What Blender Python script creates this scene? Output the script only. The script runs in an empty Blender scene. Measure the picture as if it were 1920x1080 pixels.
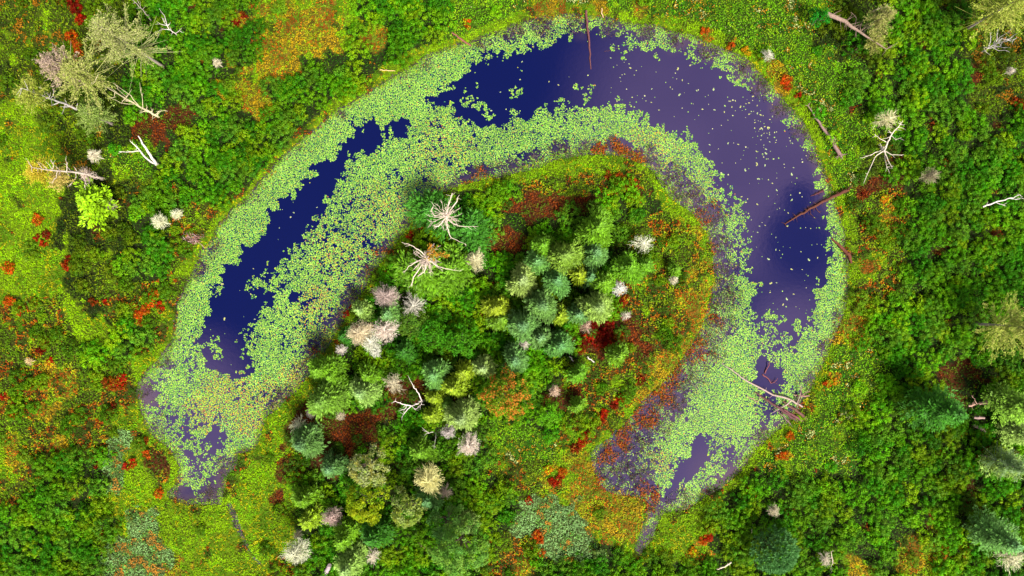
import bpy, math, random
import numpy as np
from mathutils import Vector, Matrix

rng = np.random.default_rng(11)
R_ = random.Random(5)
sc = bpy.context.scene
COL = sc.collection
S = 0.08          # metres of ground per photograph pixel
H = 104.0         # flying height of the camera

# ------------------------------------------------------------------ camera
cd = bpy.data.cameras.new('camera')
cam = bpy.data.objects.new('camera', cd); COL.objects.link(cam)
cam.location = (0, 0, H); cam.rotation_euler = (0, 0, 0)
cd.sensor_width = 36; cd.lens = 36 * H / (1920 * S)
cd.clip_start = 1; cd.clip_end = 6000
sc.camera = cam

# ------------------------------------------------------------------ view
sc.view_settings.view_transform = 'Standard'
sc.view_settings.look = 'None'
sc.view_settings.gamma = 1
sc.view_settings.use_curve_mapping = False
sc.view_settings.exposure = 1.05

# ------------------------------------------------------------------ sky with a broken cloud layer
SUN_EL, SUN_AZ = math.radians(55), math.radians(148)     # azimuth clockwise from +Y
w = bpy.data.worlds.new('World'); sc.world = w; w.use_nodes = True
nt = w.node_tree; N = nt.nodes; L = nt.links
N.clear()
def node(t, **k):
    n = N.new(t)
    for a, b in k.items(): setattr(n, a, b)
    return n
def mth(op, a, b=None, c=None):
    n = node('ShaderNodeMath', operation=op)
    for i, v in enumerate((a, b, c)):
        if v is None: continue
        if isinstance(v, (int, float)): n.inputs[i].default_value = v
        else: L.new(v, n.inputs[i])
    return n.outputs[0]
out = node('ShaderNodeOutputWorld')
sky = node('ShaderNodeTexSky', sky_type='NISHITA', sun_disc=False, sun_elevation=SUN_EL, sun_rotation=SUN_AZ)
bsky = node('ShaderNodeBackground'); bsky.inputs['Strength'].default_value = 0.05
L.new(sky.outputs[0], bsky.inputs['Color'])
tc = node('ShaderNodeTexCoord'); sep = node('ShaderNodeSeparateXYZ'); L.new(tc.outputs['Generated'], sep.inputs[0])
zz = mth('MAXIMUM', sep.outputs[2], 0.06)
cx = mth('DIVIDE', sep.outputs[0], zz); cy = mth('DIVIDE', sep.outputs[1], zz)    # flat cloud layer: x/z, y/z
cmb = node('ShaderNodeCombineXYZ'); L.new(cx, cmb.inputs[0]); L.new(cy, cmb.inputs[1])
nz = node('ShaderNodeTexNoise'); nz.inputs['Scale'].default_value = 4.5; nz.inputs['Detail'].default_value = 5
nz.inputs['Roughness'].default_value = 0.5; L.new(cmb.outputs[0], nz.inputs['Vector'])
nb = node('ShaderNodeTexNoise'); nb.inputs['Scale'].default_value = 1.1; nb.inputs['Detail'].default_value = 3
L.new(cmb.outputs[0], nb.inputs['Vector'])
def smooth(v, a, b):
    n = node('ShaderNodeMapRange', interpolation_type='SMOOTHSTEP')
    L.new(v, n.inputs[0]); n.inputs[1].default_value = a; n.inputs[2].default_value = b
    return n.outputs[0]
def bump_at(px, py, r0, r1):      # one cloud bank or one gap of the layer
    x = (px - 960) * S / H; y = (540 - py) * S / H
    dx = mth('SUBTRACT', cx, x); dy = mth('SUBTRACT', cy, y)
    d = mth('SQRT', mth('ADD', mth('MULTIPLY', dx, dx), mth('MULTIPLY', dy, dy)))
    d = mth('ADD', d, mth('MULTIPLY', mth('SUBTRACT', nz.outputs[0], 0.5), 0.10))
    n = node('ShaderNodeMapRange', interpolation_type='SMOOTHSTEP')
    L.new(d, n.inputs[0]); n.inputs[1].default_value = r0 * S / H; n.inputs[2].default_value = r1 * S / H
    n.inputs[3].default_value = 1; n.inputs[4].default_value = 0
    return n.outputs[0]
base = smooth(nb.outputs[0], 0.42, 0.62)
m = base
for g in ((520, 430, 330, 520), (800, 230, 200, 420)):
    m = mth('MULTIPLY', m, mth('SUBTRACT', 1.0, bump_at(*g)))
for b in ((1390, 240, 170, 400), (1480, 640, 40, 170), (1330, 880, 60, 200), (330, 780, 90, 200)):
    m = mth('MAXIMUM', m, bump_at(*b))
m = mth('MULTIPLY', m, mth('SUBTRACT', 1.0, mth('MULTIPLY', bump_at(1490, 460, 40, 105), 0.93)))
m = mth('MULTIPLY', m, mth('SUBTRACT', 1.0, mth('MULTIPLY', bump_at(1490, 375, 6, 36), 0.8)))
far = smooth(sep.outputs[2], 0.02, 0.25)
m = mth('MULTIPLY', m, far)
bcl = node('ShaderNodeBackground'); bcl.inputs['Color'].default_value = (1.0, 0.90, 0.93, 1)
cst = mth('ADD', 0.30, mth('MULTIPLY', nz.outputs[0], 1.05)); L.new(mth('MULTIPLY', cst, .78), bcl.inputs['Strength'])
mx = node('ShaderNodeMixShader'); L.new(m, mx.inputs[0]); L.new(bsky.outputs[0], mx.inputs[1]); L.new(bcl.outputs[0], mx.inputs[2])
L.new(mx.outputs[0], out.inputs[0])

sd_ = bpy.data.lights.new('sun', 'SUN'); sd_.energy = 4.8; sd_.angle = math.radians(16); sd_.color = (1.0, 0.95, 0.86)
sun = bpy.data.objects.new('sun', sd_); COL.objects.link(sun)
dv = Vector((math.sin(SUN_AZ) * math.cos(SUN_EL), math.cos(SUN_AZ) * math.cos(SUN_EL), math.sin(SUN_EL)))
sun.rotation_euler = dv.to_track_quat('Z', 'Y').to_euler(); sun.location = (0, 0, 60)

# ------------------------------------------------------------------ helpers
def W(px, py, z=0.0):
    k = S * (H - z) / H
    return (px - 960) * k, (540 - py) * k
def C(r, g, b, f=0.5):       # leaf or wood colour from an sRGB triple, scaled to a physical albedo
    o = []
    for v in (r, g, b):
        v /= 255.0
        o.append((v / 12.92 if v < 0.04045 else ((v + 0.055) / 1.055) ** 2.4) * f)
    return o
_lat = {}
def vn(x, y, s, seed=0):     # value noise in numpy, 0..1
    k = seed
    if k not in _lat: _lat[k] = np.random.default_rng(1000 + seed).random((256, 256))
    G = _lat[k]
    x = np.asarray(x, float) / s + 57.3 * seed; y = np.asarray(y, float) / s + 13.7 * seed
    xi = np.floor(x).astype(int); yi = np.floor(y).astype(int)
    fx = x - xi; fy = y - yi
    fx = fx * fx * (3 - 2 * fx); fy = fy * fy * (3 - 2 * fy)
    a = G[xi & 255, yi & 255]; b = G[(xi + 1) & 255, yi & 255]; c = G[xi & 255, (yi + 1) & 255]; d = G[(xi + 1) & 255, (yi + 1) & 255]
    return (a * (1 - fx) + b * fx) * (1 - fy) + (c * (1 - fx) + d * fx) * fy
def fbm(x, y, s, seed=0, o=3):
    t = 0; a = 1; n = 0
    for i in range(o):
        t = t + a * vn(x, y, s / 2 ** i, seed + 31 * i); n += a; a *= 0.5
    return t / n
def rank(a):
    r = np.empty(len(a)); r[np.argsort(a)] = np.arange(len(a)) / max(1, len(a)); return r
def unit(v):
    return v / np.maximum(np.linalg.norm(v, axis=-1, keepdims=True), 1e-9)

class Acc:
    """collects vertices, equal or mixed polygons and a colour per vertex"""
    def __init__(s): s.V = []; s.F = []; s.T = []; s.C = []; s.n = 0
    def add(s, v, f, col):
        v = np.asarray(v, float).reshape(-1, 3); f = np.asarray(f, int)
        s.V.append(v); s.F.append((f + s.n).ravel()); s.T.append(np.full(len(f), f.shape[1]))
        c = np.asarray(col, float)
        if c.ndim == 1: c = np.tile(c, (len(v), 1))
        s.C.append(c); s.n += len(v)
    def cards(s, P, D, Nm, Ln, Wd, col):
        P = np.asarray(P, float); n = len(P)
        if n == 0: return
        D = unit(D); side = unit(np.cross(Nm, D))
        Ln = np.broadcast_to(np.asarray(Ln, float).reshape(-1, 1), (n, 1)); Wd = np.broadcast_to(np.asarray(Wd, float).reshape(-1, 1), (n, 1))
        v = np.stack([P - D * Ln / 2, P + side * Wd / 2 + D * Ln * .08, P + D * Ln / 2, P - side * Wd / 2 + D * Ln * .08], 1).reshape(-1, 3)
        f = np.arange(4 * n).reshape(-1, 4)
        c = np.asarray(col, float)
        if c.ndim == 1: c = np.tile(c, (n, 1))
        s.add(v, f, np.repeat(c, 4, 0))
    def tube(s, pts, rad, sides, col):
        pts = np.asarray(pts, float); k = len(pts)
        t = unit(np.gradient(pts, axis=0))
        ref = np.array([0, 0, 1.0]) if abs(t[0][2]) < .8 else np.array([1.0, 0, 0])
        u = unit(np.cross(t, ref)); v = np.cross(t, u)
        a = np.arange(sides) * 2 * math.pi / sides
        ring = pts[:, None] + (u[:, None] * np.cos(a)[None, :, None] + v[:, None] * np.sin(a)[None, :, None]) * np.asarray(rad, float)[:, None, None]
        f = []
        for i in range(k - 1):
            for j in range(sides):
                q = (j + 1) % sides
                f.append((i * sides + j, i * sides + q, (i + 1) * sides + q, (i + 1) * sides + j))
        s.add(ring.reshape(-1, 3), f, col)
        if rad[-1] > .012: s.add(ring[-1], [tuple(range(sides))], col)
        if rad[0] > .012: s.add(ring[0], [tuple(range(sides))[::-1]], col)
    def mesh(s, name, mat, smooth=False):
        me = bpy.data.meshes.new(name)
        V = np.concatenate(s.V); F = np.concatenate(s.F); T = np.concatenate(s.T); Cc = np.concatenate(s.C)
        me.vertices.add(len(V)); me.vertices.foreach_set('co', V.astype(np.float32).ravel())
        me.loops.add(len(F)); me.loops.foreach_set('vertex_index', F.astype(np.int32))
        me.polygons.add(len(T)); st = np.concatenate([[0], np.cumsum(T)[:-1]])
        me.polygons.foreach_set('loop_start', st.astype(np.int32)); me.polygons.foreach_set('loop_total', T.astype(np.int32))
        if smooth: me.polygons.foreach_set('use_smooth', np.ones(len(T), bool))
        at = me.attributes.new('Col', 'FLOAT_COLOR', 'POINT')
        at.data.foreach_set('color', np.concatenate([Cc, np.ones((len(Cc), 1))], 1).astype(np.float32).ravel())
        me.materials.append(mat); me.update(calc_edges=True)
        return me
def obj(name, me, parent=None):
    o = bpy.data.objects.new(name, me); COL.objects.link(o)
    if parent: o.parent = parent
    return o
def tag(o, label=None, cat=None, group=None, kind=None):
    if label: o['label'] = label
    if cat: o['category'] = cat
    if group: o['group'] = group
    if kind: o['kind'] = kind
    return o

# ------------------------------------------------------------------ materials
def new_mat(name):
    mt = bpy.data.materials.new(name); mt.use_nodes = True
    return mt, mt.node_tree.nodes, mt.node_tree.links, mt.node_tree.nodes['Principled BSDF']
def leaf_mat(name, tinted, transl=0.3, rough=0.55, nscale=3.0, spec=0.25):
    mt, n, l, p = new_mat(name)
    a = n.new('ShaderNodeAttribute'); a.attribute_name = 'Col'
    col = a.outputs['Color']
    if tinted:
        b = n.new('ShaderNodeAttribute'); b.attribute_type = 'INSTANCER'; b.attribute_name = 'tint'
        x = n.new('ShaderNodeMix'); x.data_type = 'RGBA'; x.blend_type = 'MULTIPLY'; x.inputs[0].default_value = 1
        l.new(col, x.inputs[6]); l.new(b.outputs['Color'], x.inputs[7]); col = x.outputs[2]
    g = n.new('ShaderNodeNewGeometry'); t = n.new('ShaderNodeTexNoise'); t.inputs['Scale'].default_value = nscale; t.inputs['Detail'].default_value = 2
    l.new(g.outputs['Position'], t.inputs['Vector'])
    mr = n.new('ShaderNodeMapRange'); mr.inputs[1].default_value = .3; mr.inputs[2].default_value = .7; mr.inputs[3].default_value = .72; mr.inputs[4].default_value = 1.28
    l.new(t.outputs[0], mr.inputs[0])
    hs = n.new('ShaderNodeHueSaturation'); l.new(col, hs.inputs['Color']); l.new(mr.outputs[0], hs.inputs['Value'])
    l.new(hs.outputs[0], p.inputs['Base Color']); p.inputs['Roughness'].default_value = rough
    p.inputs['Specular IOR Level'].default_value = spec
    tr = n.new('ShaderNodeBsdfTranslucent'); l.new(hs.outputs[0], tr.inputs['Color'])
    ms = n.new('ShaderNodeMixShader'); ms.inputs[0].default_value = transl
    l.new(p.outputs[0], ms.inputs[1]); l.new(tr.outputs[0], ms.inputs[2])
    l.new(ms.outputs[0], n['Material Output'].inputs['Surface'])
    return mt
M_LEAF = leaf_mat('leaf_tinted', True, spec=0.08)
M_PLAIN = leaf_mat('leaf_plain', False, 0.25, spec=0.08)
M_NEEDLE = leaf_mat('needle_tinted', True, 0.15, nscale=5, spec=0.15)
M_PAD = leaf_mat('lily_pad_skin', False, 0.05, 0.55, 6, spec=0.1)
def wood_mat(name, tinted=False):
    mt, n, l, p = new_mat(name)
    a = n.new('ShaderNodeAttribute'); a.attribute_name = 'Col'
    g = n.new('ShaderNodeTexCoord'); t = n.new('ShaderNodeTexNoise'); t.inputs['Scale'].default_value = 9; t.inputs['Detail'].default_value = 5
    mp = n.new('ShaderNodeMapping'); mp.inputs['Scale'].default_value = (1, 1, .35)
    l.new(g.outputs['Object'], mp.inputs[0]); l.new(mp.outputs[0], t.inputs['Vector'])
    mr = n.new('ShaderNodeMapRange'); mr.inputs[1].default_value = .3; mr.inputs[2].default_value = .7; mr.inputs[3].default_value = .55; mr.inputs[4].default_value = 1.25
    l.new(t.outputs[0], mr.inputs[0])
    x = n.new('ShaderNodeHueSaturation'); l.new(a.outputs['Color'], x.inputs['Color']); l.new(mr.outputs[0], x.inputs['Value'])
    l.new(x.outputs[0], p.inputs['Base Color']); p.inputs['Roughness'].default_value = .85; p.inputs['Specular IOR Level'].default_value = .15
    bp = n.new('ShaderNodeBump'); bp.inputs['Distance'].default_value = .05; l.new(t.outputs[0], bp.inputs['Height']); l.new(bp.outputs[0], p.inputs['Normal'])
    return mt
M_WOOD = wood_mat('weathered_wood')

# ------------------------------------------------------------------ shore outline and open water (traced in photograph pixels)
LAKE = [(1228,968),(1248,958),(1290,950),(1335,925),(1370,897),(1400,865),(1425,830),(1465,800),(1500,765),(1515,735),(1537,690),(1560,640),(1580,590),(1588,540),(1587,490),(1583,440),(1572,400),(1556,360),(1542,310),(1527,270),(1502,225),(1470,188),(1430,145),(1398,112),(1350,88),(1290,66),(1240,52),(1180,42),(1120,32),(1060,28),(1010,36),(960,48),(930,60),(890,73),(850,88),(800,108),(760,132),(720,155),(680,180),(640,203),(600,233),(560,268),(525,300),(495,335),(465,372),(432,398),(410,420),(402,445),(378,468),(368,495),(350,530),(332,570),(328,600),(324,640),(300,670),(272,698),(257,735),(262,770),(285,815),(325,848),(337,880),(330,910),(316,927),(340,944),(380,946),(414,942),(418,915),(425,890),(445,872),(447,850),(478,838),(488,810),(500,780),(530,755),(560,725),(582,700),(602,668),(627,630),(648,590),(670,555),(692,520),(720,480),(745,447),(768,420),(788,390),(815,365),(850,350),(900,336),(950,327),(1000,316),(1040,300),(1100,290),(1160,292),(1200,302),(1226,322),(1240,350),(1270,380),(1302,402),(1325,440),(1338,480),(1338,530),(1330,570),(1315,620),(1290,660),(1265,692),(1240,722),(1210,750),(1185,780),(1160,805),(1135,828),(1108,850),(1112,880),(1120,910),(1150,925),(1190,930),(1215,945)]
CHAN = [(1215,935),(1212,965),(1205,990),(1197,1010),(1192,1038),(1199,1038),(1212,1018),(1226,1000),(1234,975),(1238,955)]
RILL = [(425,945),(433,962),(441,985),(452,1010),(466,1035),(484,1060),(488,1057),(471,1031),(458,1006),(447,982),(439,960),(431,943)]
OPEN = [
 [(712,226),(690,230),(665,245),(645,262),(622,305),(600,328),(570,345),(550,370),(524,372),(513,392),(500,420),(488,440),(468,452),(455,485),(425,505),(412,530),(396,560),(402,590),(385,598),(375,615),(384,640),(392,680),(408,702),(440,706),(470,690),(475,668),(455,668),(470,645),(442,640),(460,620),(492,598),(478,590),(497,560),(472,535),(500,515),(530,490),(545,460),(575,430),(600,395),(600,370),(628,345),(645,318),(660,292),(690,285),(714,262)],
 [(805,190),(822,180),(850,168),(868,150),(890,130),(925,118),(960,108),(985,100),(1010,92),(1060,86),(1090,75),(1110,64),(1150,68),(1165,85),(1200,90),(1230,96),(1280,98),(1310,115),(1340,135),(1370,145),(1400,155),(1440,195),(1462,228),(1492,262),(1530,305),(1533,340),(1545,375),(1553,410),(1552,450),(1560,480),(1545,520),(1518,540),(1525,570),(1510,600),(1498,620),(1490,650),(1470,625),(1455,600),(1415,605),(1415,570),(1420,530),(1407,480),(1405,440),(1395,400),(1375,370),(1352,335),(1328,298),(1300,262),(1272,240),(1230,222),(1200,217),(1180,200),(1150,195),(1110,200),(1060,203),(1000,206),(960,212),(930,235),(893,246),(872,228),(850,202),(820,195)],
 [(1432,680),(1452,690),(1466,715),(1452,730),(1432,712),(1425,695)],
 [(1315,822),(1330,835),(1310,862),(1296,885),(1270,915),(1252,932),(1246,924),(1264,900),(1280,872),(1295,845)],
 [(400,800),(415,805),(412,835),(398,842),(395,820)], [(395,895),(418,890),(415,940),(385,944),(380,920)],
 [(258,735),(275,720),(290,735),(285,765),(268,765)], [(338,910),(350,905),(355,940),(335,940)],
 [(545,548),(560,545),(555,568),(545,572)], [(745,235),(760,232),(762,245),(748,250)],
 [(1345,905),(1372,880),(1375,895),(1350,915)], [(1250,740),(1278,745),(1282,775),(1262,782)],
]
GX0, GY0, GS = -240, -240, 4
GW, GH = (1920 + 480) // GS + 1, (1080 + 480) // GS + 1
gx, gy = np.meshgrid(GX0 + GS * np.arange(GW), GY0 + GS * np.arange(GH))
def sdf(poly, X, Y):         # negative inside
    P = np.array(poly, float); Q = np.roll(P, -1, 0)
    d = np.full(X.shape, 1e9); ins = np.zeros(X.shape, bool)
    for (x0, y0), (x1, y1) in zip(P, Q):
        ex, ey = x1 - x0, y1 - y0
        t = np.clip(((X - x0) * ex + (Y - y0) * ey) / (ex * ex + ey * ey), 0, 1)
        d = np.minimum(d, (X - x0 - t * ex) ** 2 + (Y - y0 - t * ey) ** 2)
        if y0 != y1:
            c = ((y0 > Y) != (y1 > Y)) & (X < (x1 - x0) * (Y - y0) / (y1 - y0) + x0)
            ins ^= c
    d = np.sqrt(d)
    return np.where(ins, -d, d)
F_LAKE = np.minimum(sdf(LAKE, gx, gy), np.minimum(sdf(CHAN, gx, gy), sdf(RILL, gx, gy)))
F_OPEN = np.full(gx.shape, 1e9)
for p_ in OPEN: F_OPEN = np.minimum(F_OPEN, sdf(p_, gx, gy))
def samp(Fd, px, py):
    x = np.clip((np.asarray(px, float) - GX0) / GS, 0, GW - 1.001); y = np.clip((np.asarray(py, float) - GY0) / GS, 0, GH - 1.001)
    xi = x.astype(int); yi = y.astype(int); fx = x - xi; fy = y - yi
    return (Fd[yi, xi] * (1 - fx) + Fd[yi, xi + 1] * fx) * (1 - fy) + (Fd[yi + 1, xi] * (1 - fx) + Fd[yi + 1, xi + 1] * fx) * fy
def shore(px, py):           # ragged shoreline, px, negative in the water
    return samp(F_LAKE, px, py) + (fbm(px, py, 26, 3) - .5) * 9
def blobs(Ls, px, py, soft=.5):
    o = np.zeros(np.shape(px))
    for b in Ls:
        r = b[2]; d = np.hypot(px - b[0], py - b[1]) / r
        o = np.maximum(o, np.clip((1.25 - d) / soft, 0, 1) * (b[3] if len(b) > 3 else 1))
    return o

MARGIN = [(860,350,22),(900,332,28),(950,318,28),(1000,302,26),(1050,288,24),(1100,280,22),(1160,282,26),(1215,300,30),(1250,345,40),(1290,375,38),(1325,410,34),(1348,460,30),(1352,510,30),(1352,560,32),(1340,610,38),(1315,655,44),(1285,700,44),(1250,745,44),(1215,790,46),(1185,830,50),(1150,870,48),(1190,890,44),(1170,925,40),(1225,950,18),
 (770,425,24),(725,480,26),(693,520,26),(663,560,28),(634,610,32),(604,660,34),(578,700,30),(545,745,30),(520,765,24),
 (760,140,14,.5),(800,118,18,.8),(900,78,16,.7),(960,60,24),(1020,50,24),(1080,42,24),(1150,46,22),(1210,60,22),(1270,74,22),(1330,95,24),(1390,125,26),(1430,158,22),(1468,200,22),(1503,245,20),(1530,300,16),
 (640,215,12,.6),(560,275,12,.6),(475,370,14,.7),(400,460,22),(372,505,22,.8),(340,555,16,.6),(310,680,18,.7),(265,740,24),(300,800,20,.6),(430,870,20,.8),(330,925,16),(395,925,22,.8),
 (1575,590,16,.8),(1548,650,18,.8),(1520,715,16,.8),(1425,815,18,.8),(1280,940,26,.9),(1330,925,18,.8),(1570,440,10,.5)]
ORANGE = [(1165,283,22),(1190,300,22),(1120,282,16),(880,345,16),(905,325,16,.6),(1232,735,30),(1262,700,26,.7),(1300,650,28,.7),(1205,775,28),(1165,815,24),(1140,850,20),(1112,895,20),(1106,940,20),(1150,955,30),(1195,960,28),(1216,925,22),(1330,470,14,.7),(1315,410,16,.7),(1335,600,16,.7),(1345,395,16,.4),(715,470,12,.5),(690,505,12,.5),(590,670,14,.5)]
YELLOWPAD = [(560,715,36),(500,745,36,.8),(430,740,50,.8),(390,770,40,.8),(470,780,40,.7),(590,565,34,.6),(640,470,60,.35),(720,400,60,.35),(830,285,60,.3),(600,600,50,.35),(1215,300,60,.35),(1300,380,50,.3),(1235,865,26,.6),(1400,880,20,.3)]
SPARSE = [(640,430,110,.20),(560,560,110,.16),(820,270,110,.12),(1000,250,90,.10),(1430,620,60,.45),(1450,660,50,.35),(430,640,60,.25),(380,830,60,.25),(300,790,40,.25),(960,70,60,.2),(1200,70,60,.25),(1320,110,60,.25),(1490,215,60,.5),(1460,170,50,.4),(1290,860,60,.2),(1360,850,50,.35),(700,300,120,.13),(1370,380,70,.2),(1390,470,60,.2),(1430,770,40,.5),(1550,300,30,.3),(380,660,40,.2)]
SOLID = [(700,190,70),(620,260,60),(560,310,50),(850,140,40),(1380,620,40),(1350,700,60),(1380,780,50),(1560,560,30),(760,180,60),(1500,680,30),(1255,830,26),(580,290,40),(520,345,40),(470,400,36),(430,460,34),(400,510,24),(370,570,30),(820,150,50),(1350,640,40),(1240,830,30),(1290,930,24),(960,90,30)]

OSPOT = [(1322,500,12),(1326,540,13),(1316,580,13),(1303,615,14),(1285,645,14),(1262,672,14),(1238,700,15),(1205,735,13),(1310,440,12),(1560,700,12),(1600,640,12),(1330,70,10),(1110,878,16),(1118,955,20),(1165,955,44),(1110,915,24),(1105,945,24),(1240,735,24),(1215,765,22),(1240,690,18),(1290,560,20),(1295,590,16),(700,70,24),(510,95,26),(470,180,22),(500,200,24),(530,130,30),(560,80,30),(600,60,30),(450,40,16),(610,20,20),(1030,18,26),(1130,14,14),(1205,22,12),(1615,570,16),(1610,600,16),(1625,500,16),(1700,1050,24),(1760,1030,20),(30,830,16),(35,860,14),(90,720,18),(100,690,14),(80,770,14),(120,835,20),(1470,850,12),(1455,135,14),(1470,160,14),(1650,430,22),(1660,395,18),(1290,515,14),(1320,545,10),(980,1060,14),(345,890,12)]
# ------------------------------------------------------------------ vegetation map, 40 px cells
ROWS = "g6D6o4y1D4n3n3n12k2D3g4 g6D6o4D5n17k2D5g3 g6D6o3D7w12n5k2D4g3 g3k3D5o3D4w17n5D5r1g2 g3k3D4o2D5w19n4D5g3 y2g2k2r3D6w22n4D7 y3g2k1r2D5w24n4D7 y3g2n2D5w12y6w8n2g2D6 y3k2g2D5w9D3m7w8n1r2D6 y3k3D2m2w10D3r5D3y1w7m3D6 y3k3D2m2w9D4D6m4w6y1m2D6 y3k3D2m2w8D4r3D4m4w7m2D6 y3g3D2m1w9D11m4w7y1m1D6 y3k2g2m1y1w8D12m4w7m2D6 m3y1k1m2y1w8D13m4w7o1D7 m3y2D2m1w8D11r3m3w6o2D7 m4D2m1w8D12r3m3w6n2D7 m3o1m2w8D9D3m6w6n3D3r2D2 m3o1m2y1w7D4r2D4D1r2m4w7n3D3r1D3 m2o1m2y2w6y1r5D4D3m4w7n3D8 y1m2m2c1y1w5y2r4D5n3m4w6n4D8 y1m2D2c1y2w3y3m1r2D6n3y1o1w8n4D8 m2D3c1y2w2y4D2D3D4m2o2o1w7D5D5r1D2 D5y3y6D5D4D1c4o3y3D6D5r1D2 D5y1c2y6D5D4D1c4o2y3D15 D5c1c2y6D9m2c3D2y2o1D9o2D4 D5c1c2o1y4m1D9m2D7D7o1o1D1o2D4".split()
KEYS = 'DgnyorckmwZ'
GRID = []
import re
for rw in ROWS:
    line = ''.join(a * int(b) for a, b in re.findall(r'([a-zA-Z])(\d+)', rw))
    assert len(line) == 48, (rw, len(line))
    GRID.append([KEYS.index(c) for c in line])
GRID = np.array(GRID)
# water cells take the class of the nearest land cell
wv = KEYS.index('w')
for _ in range(14):
    for j in range(27):
        for i in range(48):
            if GRID[j, i] == wv:
                nb_ = [GRID[b, a] for a, b in ((i - 1, j), (i + 1, j), (i, j - 1), (i, j + 1)) if 0 <= a < 48 and 0 <= b < 27 and GRID[b, a] != wv]
                if nb_ and R_.random() < .5: GRID[j, i] = nb_[0]
def cls(px, py):
    x = px + (fbm(px, py, 60, 8) - .5) * 70 + (fbm(px, py, 16, 9, 2) - .5) * 30
    y = py + (fbm(px, py, 60, 18) - .5) * 70 + (fbm(px, py, 16, 19, 2) - .5) * 30
    i = np.clip((x / 40).astype(int), 0, 47); j = np.clip((y / 40).astype(int), 0, 26)
    c = GRID[j, i]
    s = samp(F_LAKE, px, py)
    q = .6 * vn(px, py, 30, 23) + .4 * vn(px, py, 12, 24); q2 = .6 * vn(px, py, 26, 25) + .4 * vn(px, py, 10, 26)
    K = KEYS.index
    D_, y_, m_, o_, r_, g_, n_ = (K(a) for a in 'Dymorgn')
    c = np.where((q < .22) & ((c == D_) | (c == K('k'))), np.where(q2 > .5, r_, m_), c)
    c = np.where((q > .70) & ((c == o_) | (c == m_)), g_, c)
    c = np.where((q < .20) & (c == y_), np.where(q2 > .5, g_, m_), c)
    c = np.where((q2 > .68) & (c == g_), np.where(q > .5, y_, K('k')), c)
    c = np.where((q2 < .24) & ((c == g_) | (c == m_)), y_, c)
    c = np.where(((q2 > .66) | (q2 < .33)) & (c == o_), y_, c)
    c = np.where((q2 > .72) & (c == n_), y_, c)
    c = np.where(blobs(OSPOT, px + (q - .5) * 30, py + (q2 - .5) * 30, .3) > .5, o_, c)
    c = np.where(blobs([(312,865,34),(300,825,22),(545,880,20),(530,930,16),(525,960,16)], px + (q - .5) * 30, py + (q2 - .5) * 30, .3) > .5, np.where(q > .5, r_, m_), c)
    wd = 20 + 34 * (fbm(px, py, 70, 22) - .5)
    band = (s < wd) & (c != o_)
    return np.where(band, np.where(q2 > .64, m_, y_), c)
PAL = {  # weight, colour
 'D': [(.45,(84,150,10)),(.3,(116,168,14)),(.25,(52,108,10))],
 'g': [(.36,(104,142,8)),(.25,(140,166,12)),(.27,(72,112,8)),(.12,(180,120,20))],
 'n': [(.38,(120,190,10)),(.29,(160,208,20)),(.20,(62,146,12)),(.08,(212,150,22)),(.05,(225,235,150))],
 'y': [(.40,(142,190,2)),(.32,(112,172,4)),(.14,(186,182,8)),(.14,(84,136,4))],
 'o': [(.22,(222,182,24)),(.34,(172,196,18)),(.16,(222,122,20)),(.20,(122,168,24)),(.08,(170,84,18))],
 'r': [(.27,(158,74,16)),(.28,(122,98,18)),(.30,(90,128,12)),(.15,(60,84,10))],
 'c': [(.55,(146,194,112)),(.30,(118,176,72)),(.15,(208,146,50))],
 'k': [(.4,(74,104,8)),(.3,(104,126,10)),(.3,(46,76,8))],
 'm': [(.34,(108,156,10)),(.22,(164,186,14)),(.16,(208,128,18)),(.11,(160,62,14)),(.17,(70,112,10))],
}
HT = {'D': .6, 'g': .9, 'n': 1.0, 'y': .5, 'o': .8, 'r': .9, 'c': .9, 'k': 1.0, 'm': 1.0}
DENS = {'D': .38, 'g': .8, 'n': .95, 'y': 1, 'o': .9, 'r': .6, 'c': .9, 'k': .7, 'm': .8}
def ground_z(px, py):
    s = shore(px, py)
    up = .10 + .5 * np.clip(s / 60, 0, 1) + .35 * np.clip(s / 30, 0, 1) * (fbm(px, py, 90, 40) - .3)
    dn = -.25 - 1.2 * np.clip(-s / 40, 0, 1)
    t = np.clip((s + 4) / 7, 0, 1)
    return dn * (1 - t) + up * t

# ------------------------------------------------------------------ terrain: one sheet, fine inside, stretching to the horizon
fx_ = np.concatenate([[-26000, -12000, -5000, -2500, -1200, -600], np.arange(-240, 2161, 6), [2500, 3200, 4500, 7000, 14000, 28000]])
fy_ = np.concatenate([[-26000, -12000, -5000, -2500, -1200, -600], np.arange(-240, 1321, 6), [1700, 2400, 3600, 6000, 13000, 27000]])
TX, TY = np.meshgrid(fx_, fy_)
tz = ground_z(TX.ravel(), TY.ravel()) + (fbm(TX.ravel(), TY.ravel(), 14, 50, 2) - .5) * .25 * (samp(F_LAKE, TX.ravel(), TY.ravel()) > 4)
wx, wy = W(TX.ravel(), TY.ravel())
tcl = cls(TX.ravel(), TY.ravel())
tcol = np.zeros((len(tz), 3))
GC = {'D': (40,50,18), 'g': (62,72,16), 'n': (60,84,16), 'y': (98,120,16), 'o': (110,98,24), 'r': (84,42,20), 'c': (84,100,50), 'k': (38,46,14), 'm': (64,66,20)}  # D soil is darkened to deepen the shade between shrubs
for k, v in GC.items(): tcol[tcl == KEYS.index(k)] = C(*v)
inw = shore(TX.ravel(), TY.ravel()) < 0
tcol[inw] = C(70, 55, 40)
tcol *= (.7 + .6 * fbm(TX.ravel(), TY.ravel(), 20, 61))[:, None]
nx, ny = len(fx_), len(fy_)
idx = np.arange(nx * ny).reshape(ny, nx)
f = np.stack([idx[:-1, :-1], idx[1:, :-1], idx[1:, 1:], idx[:-1, 1:]], -1).reshape(-1, 4)
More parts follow.
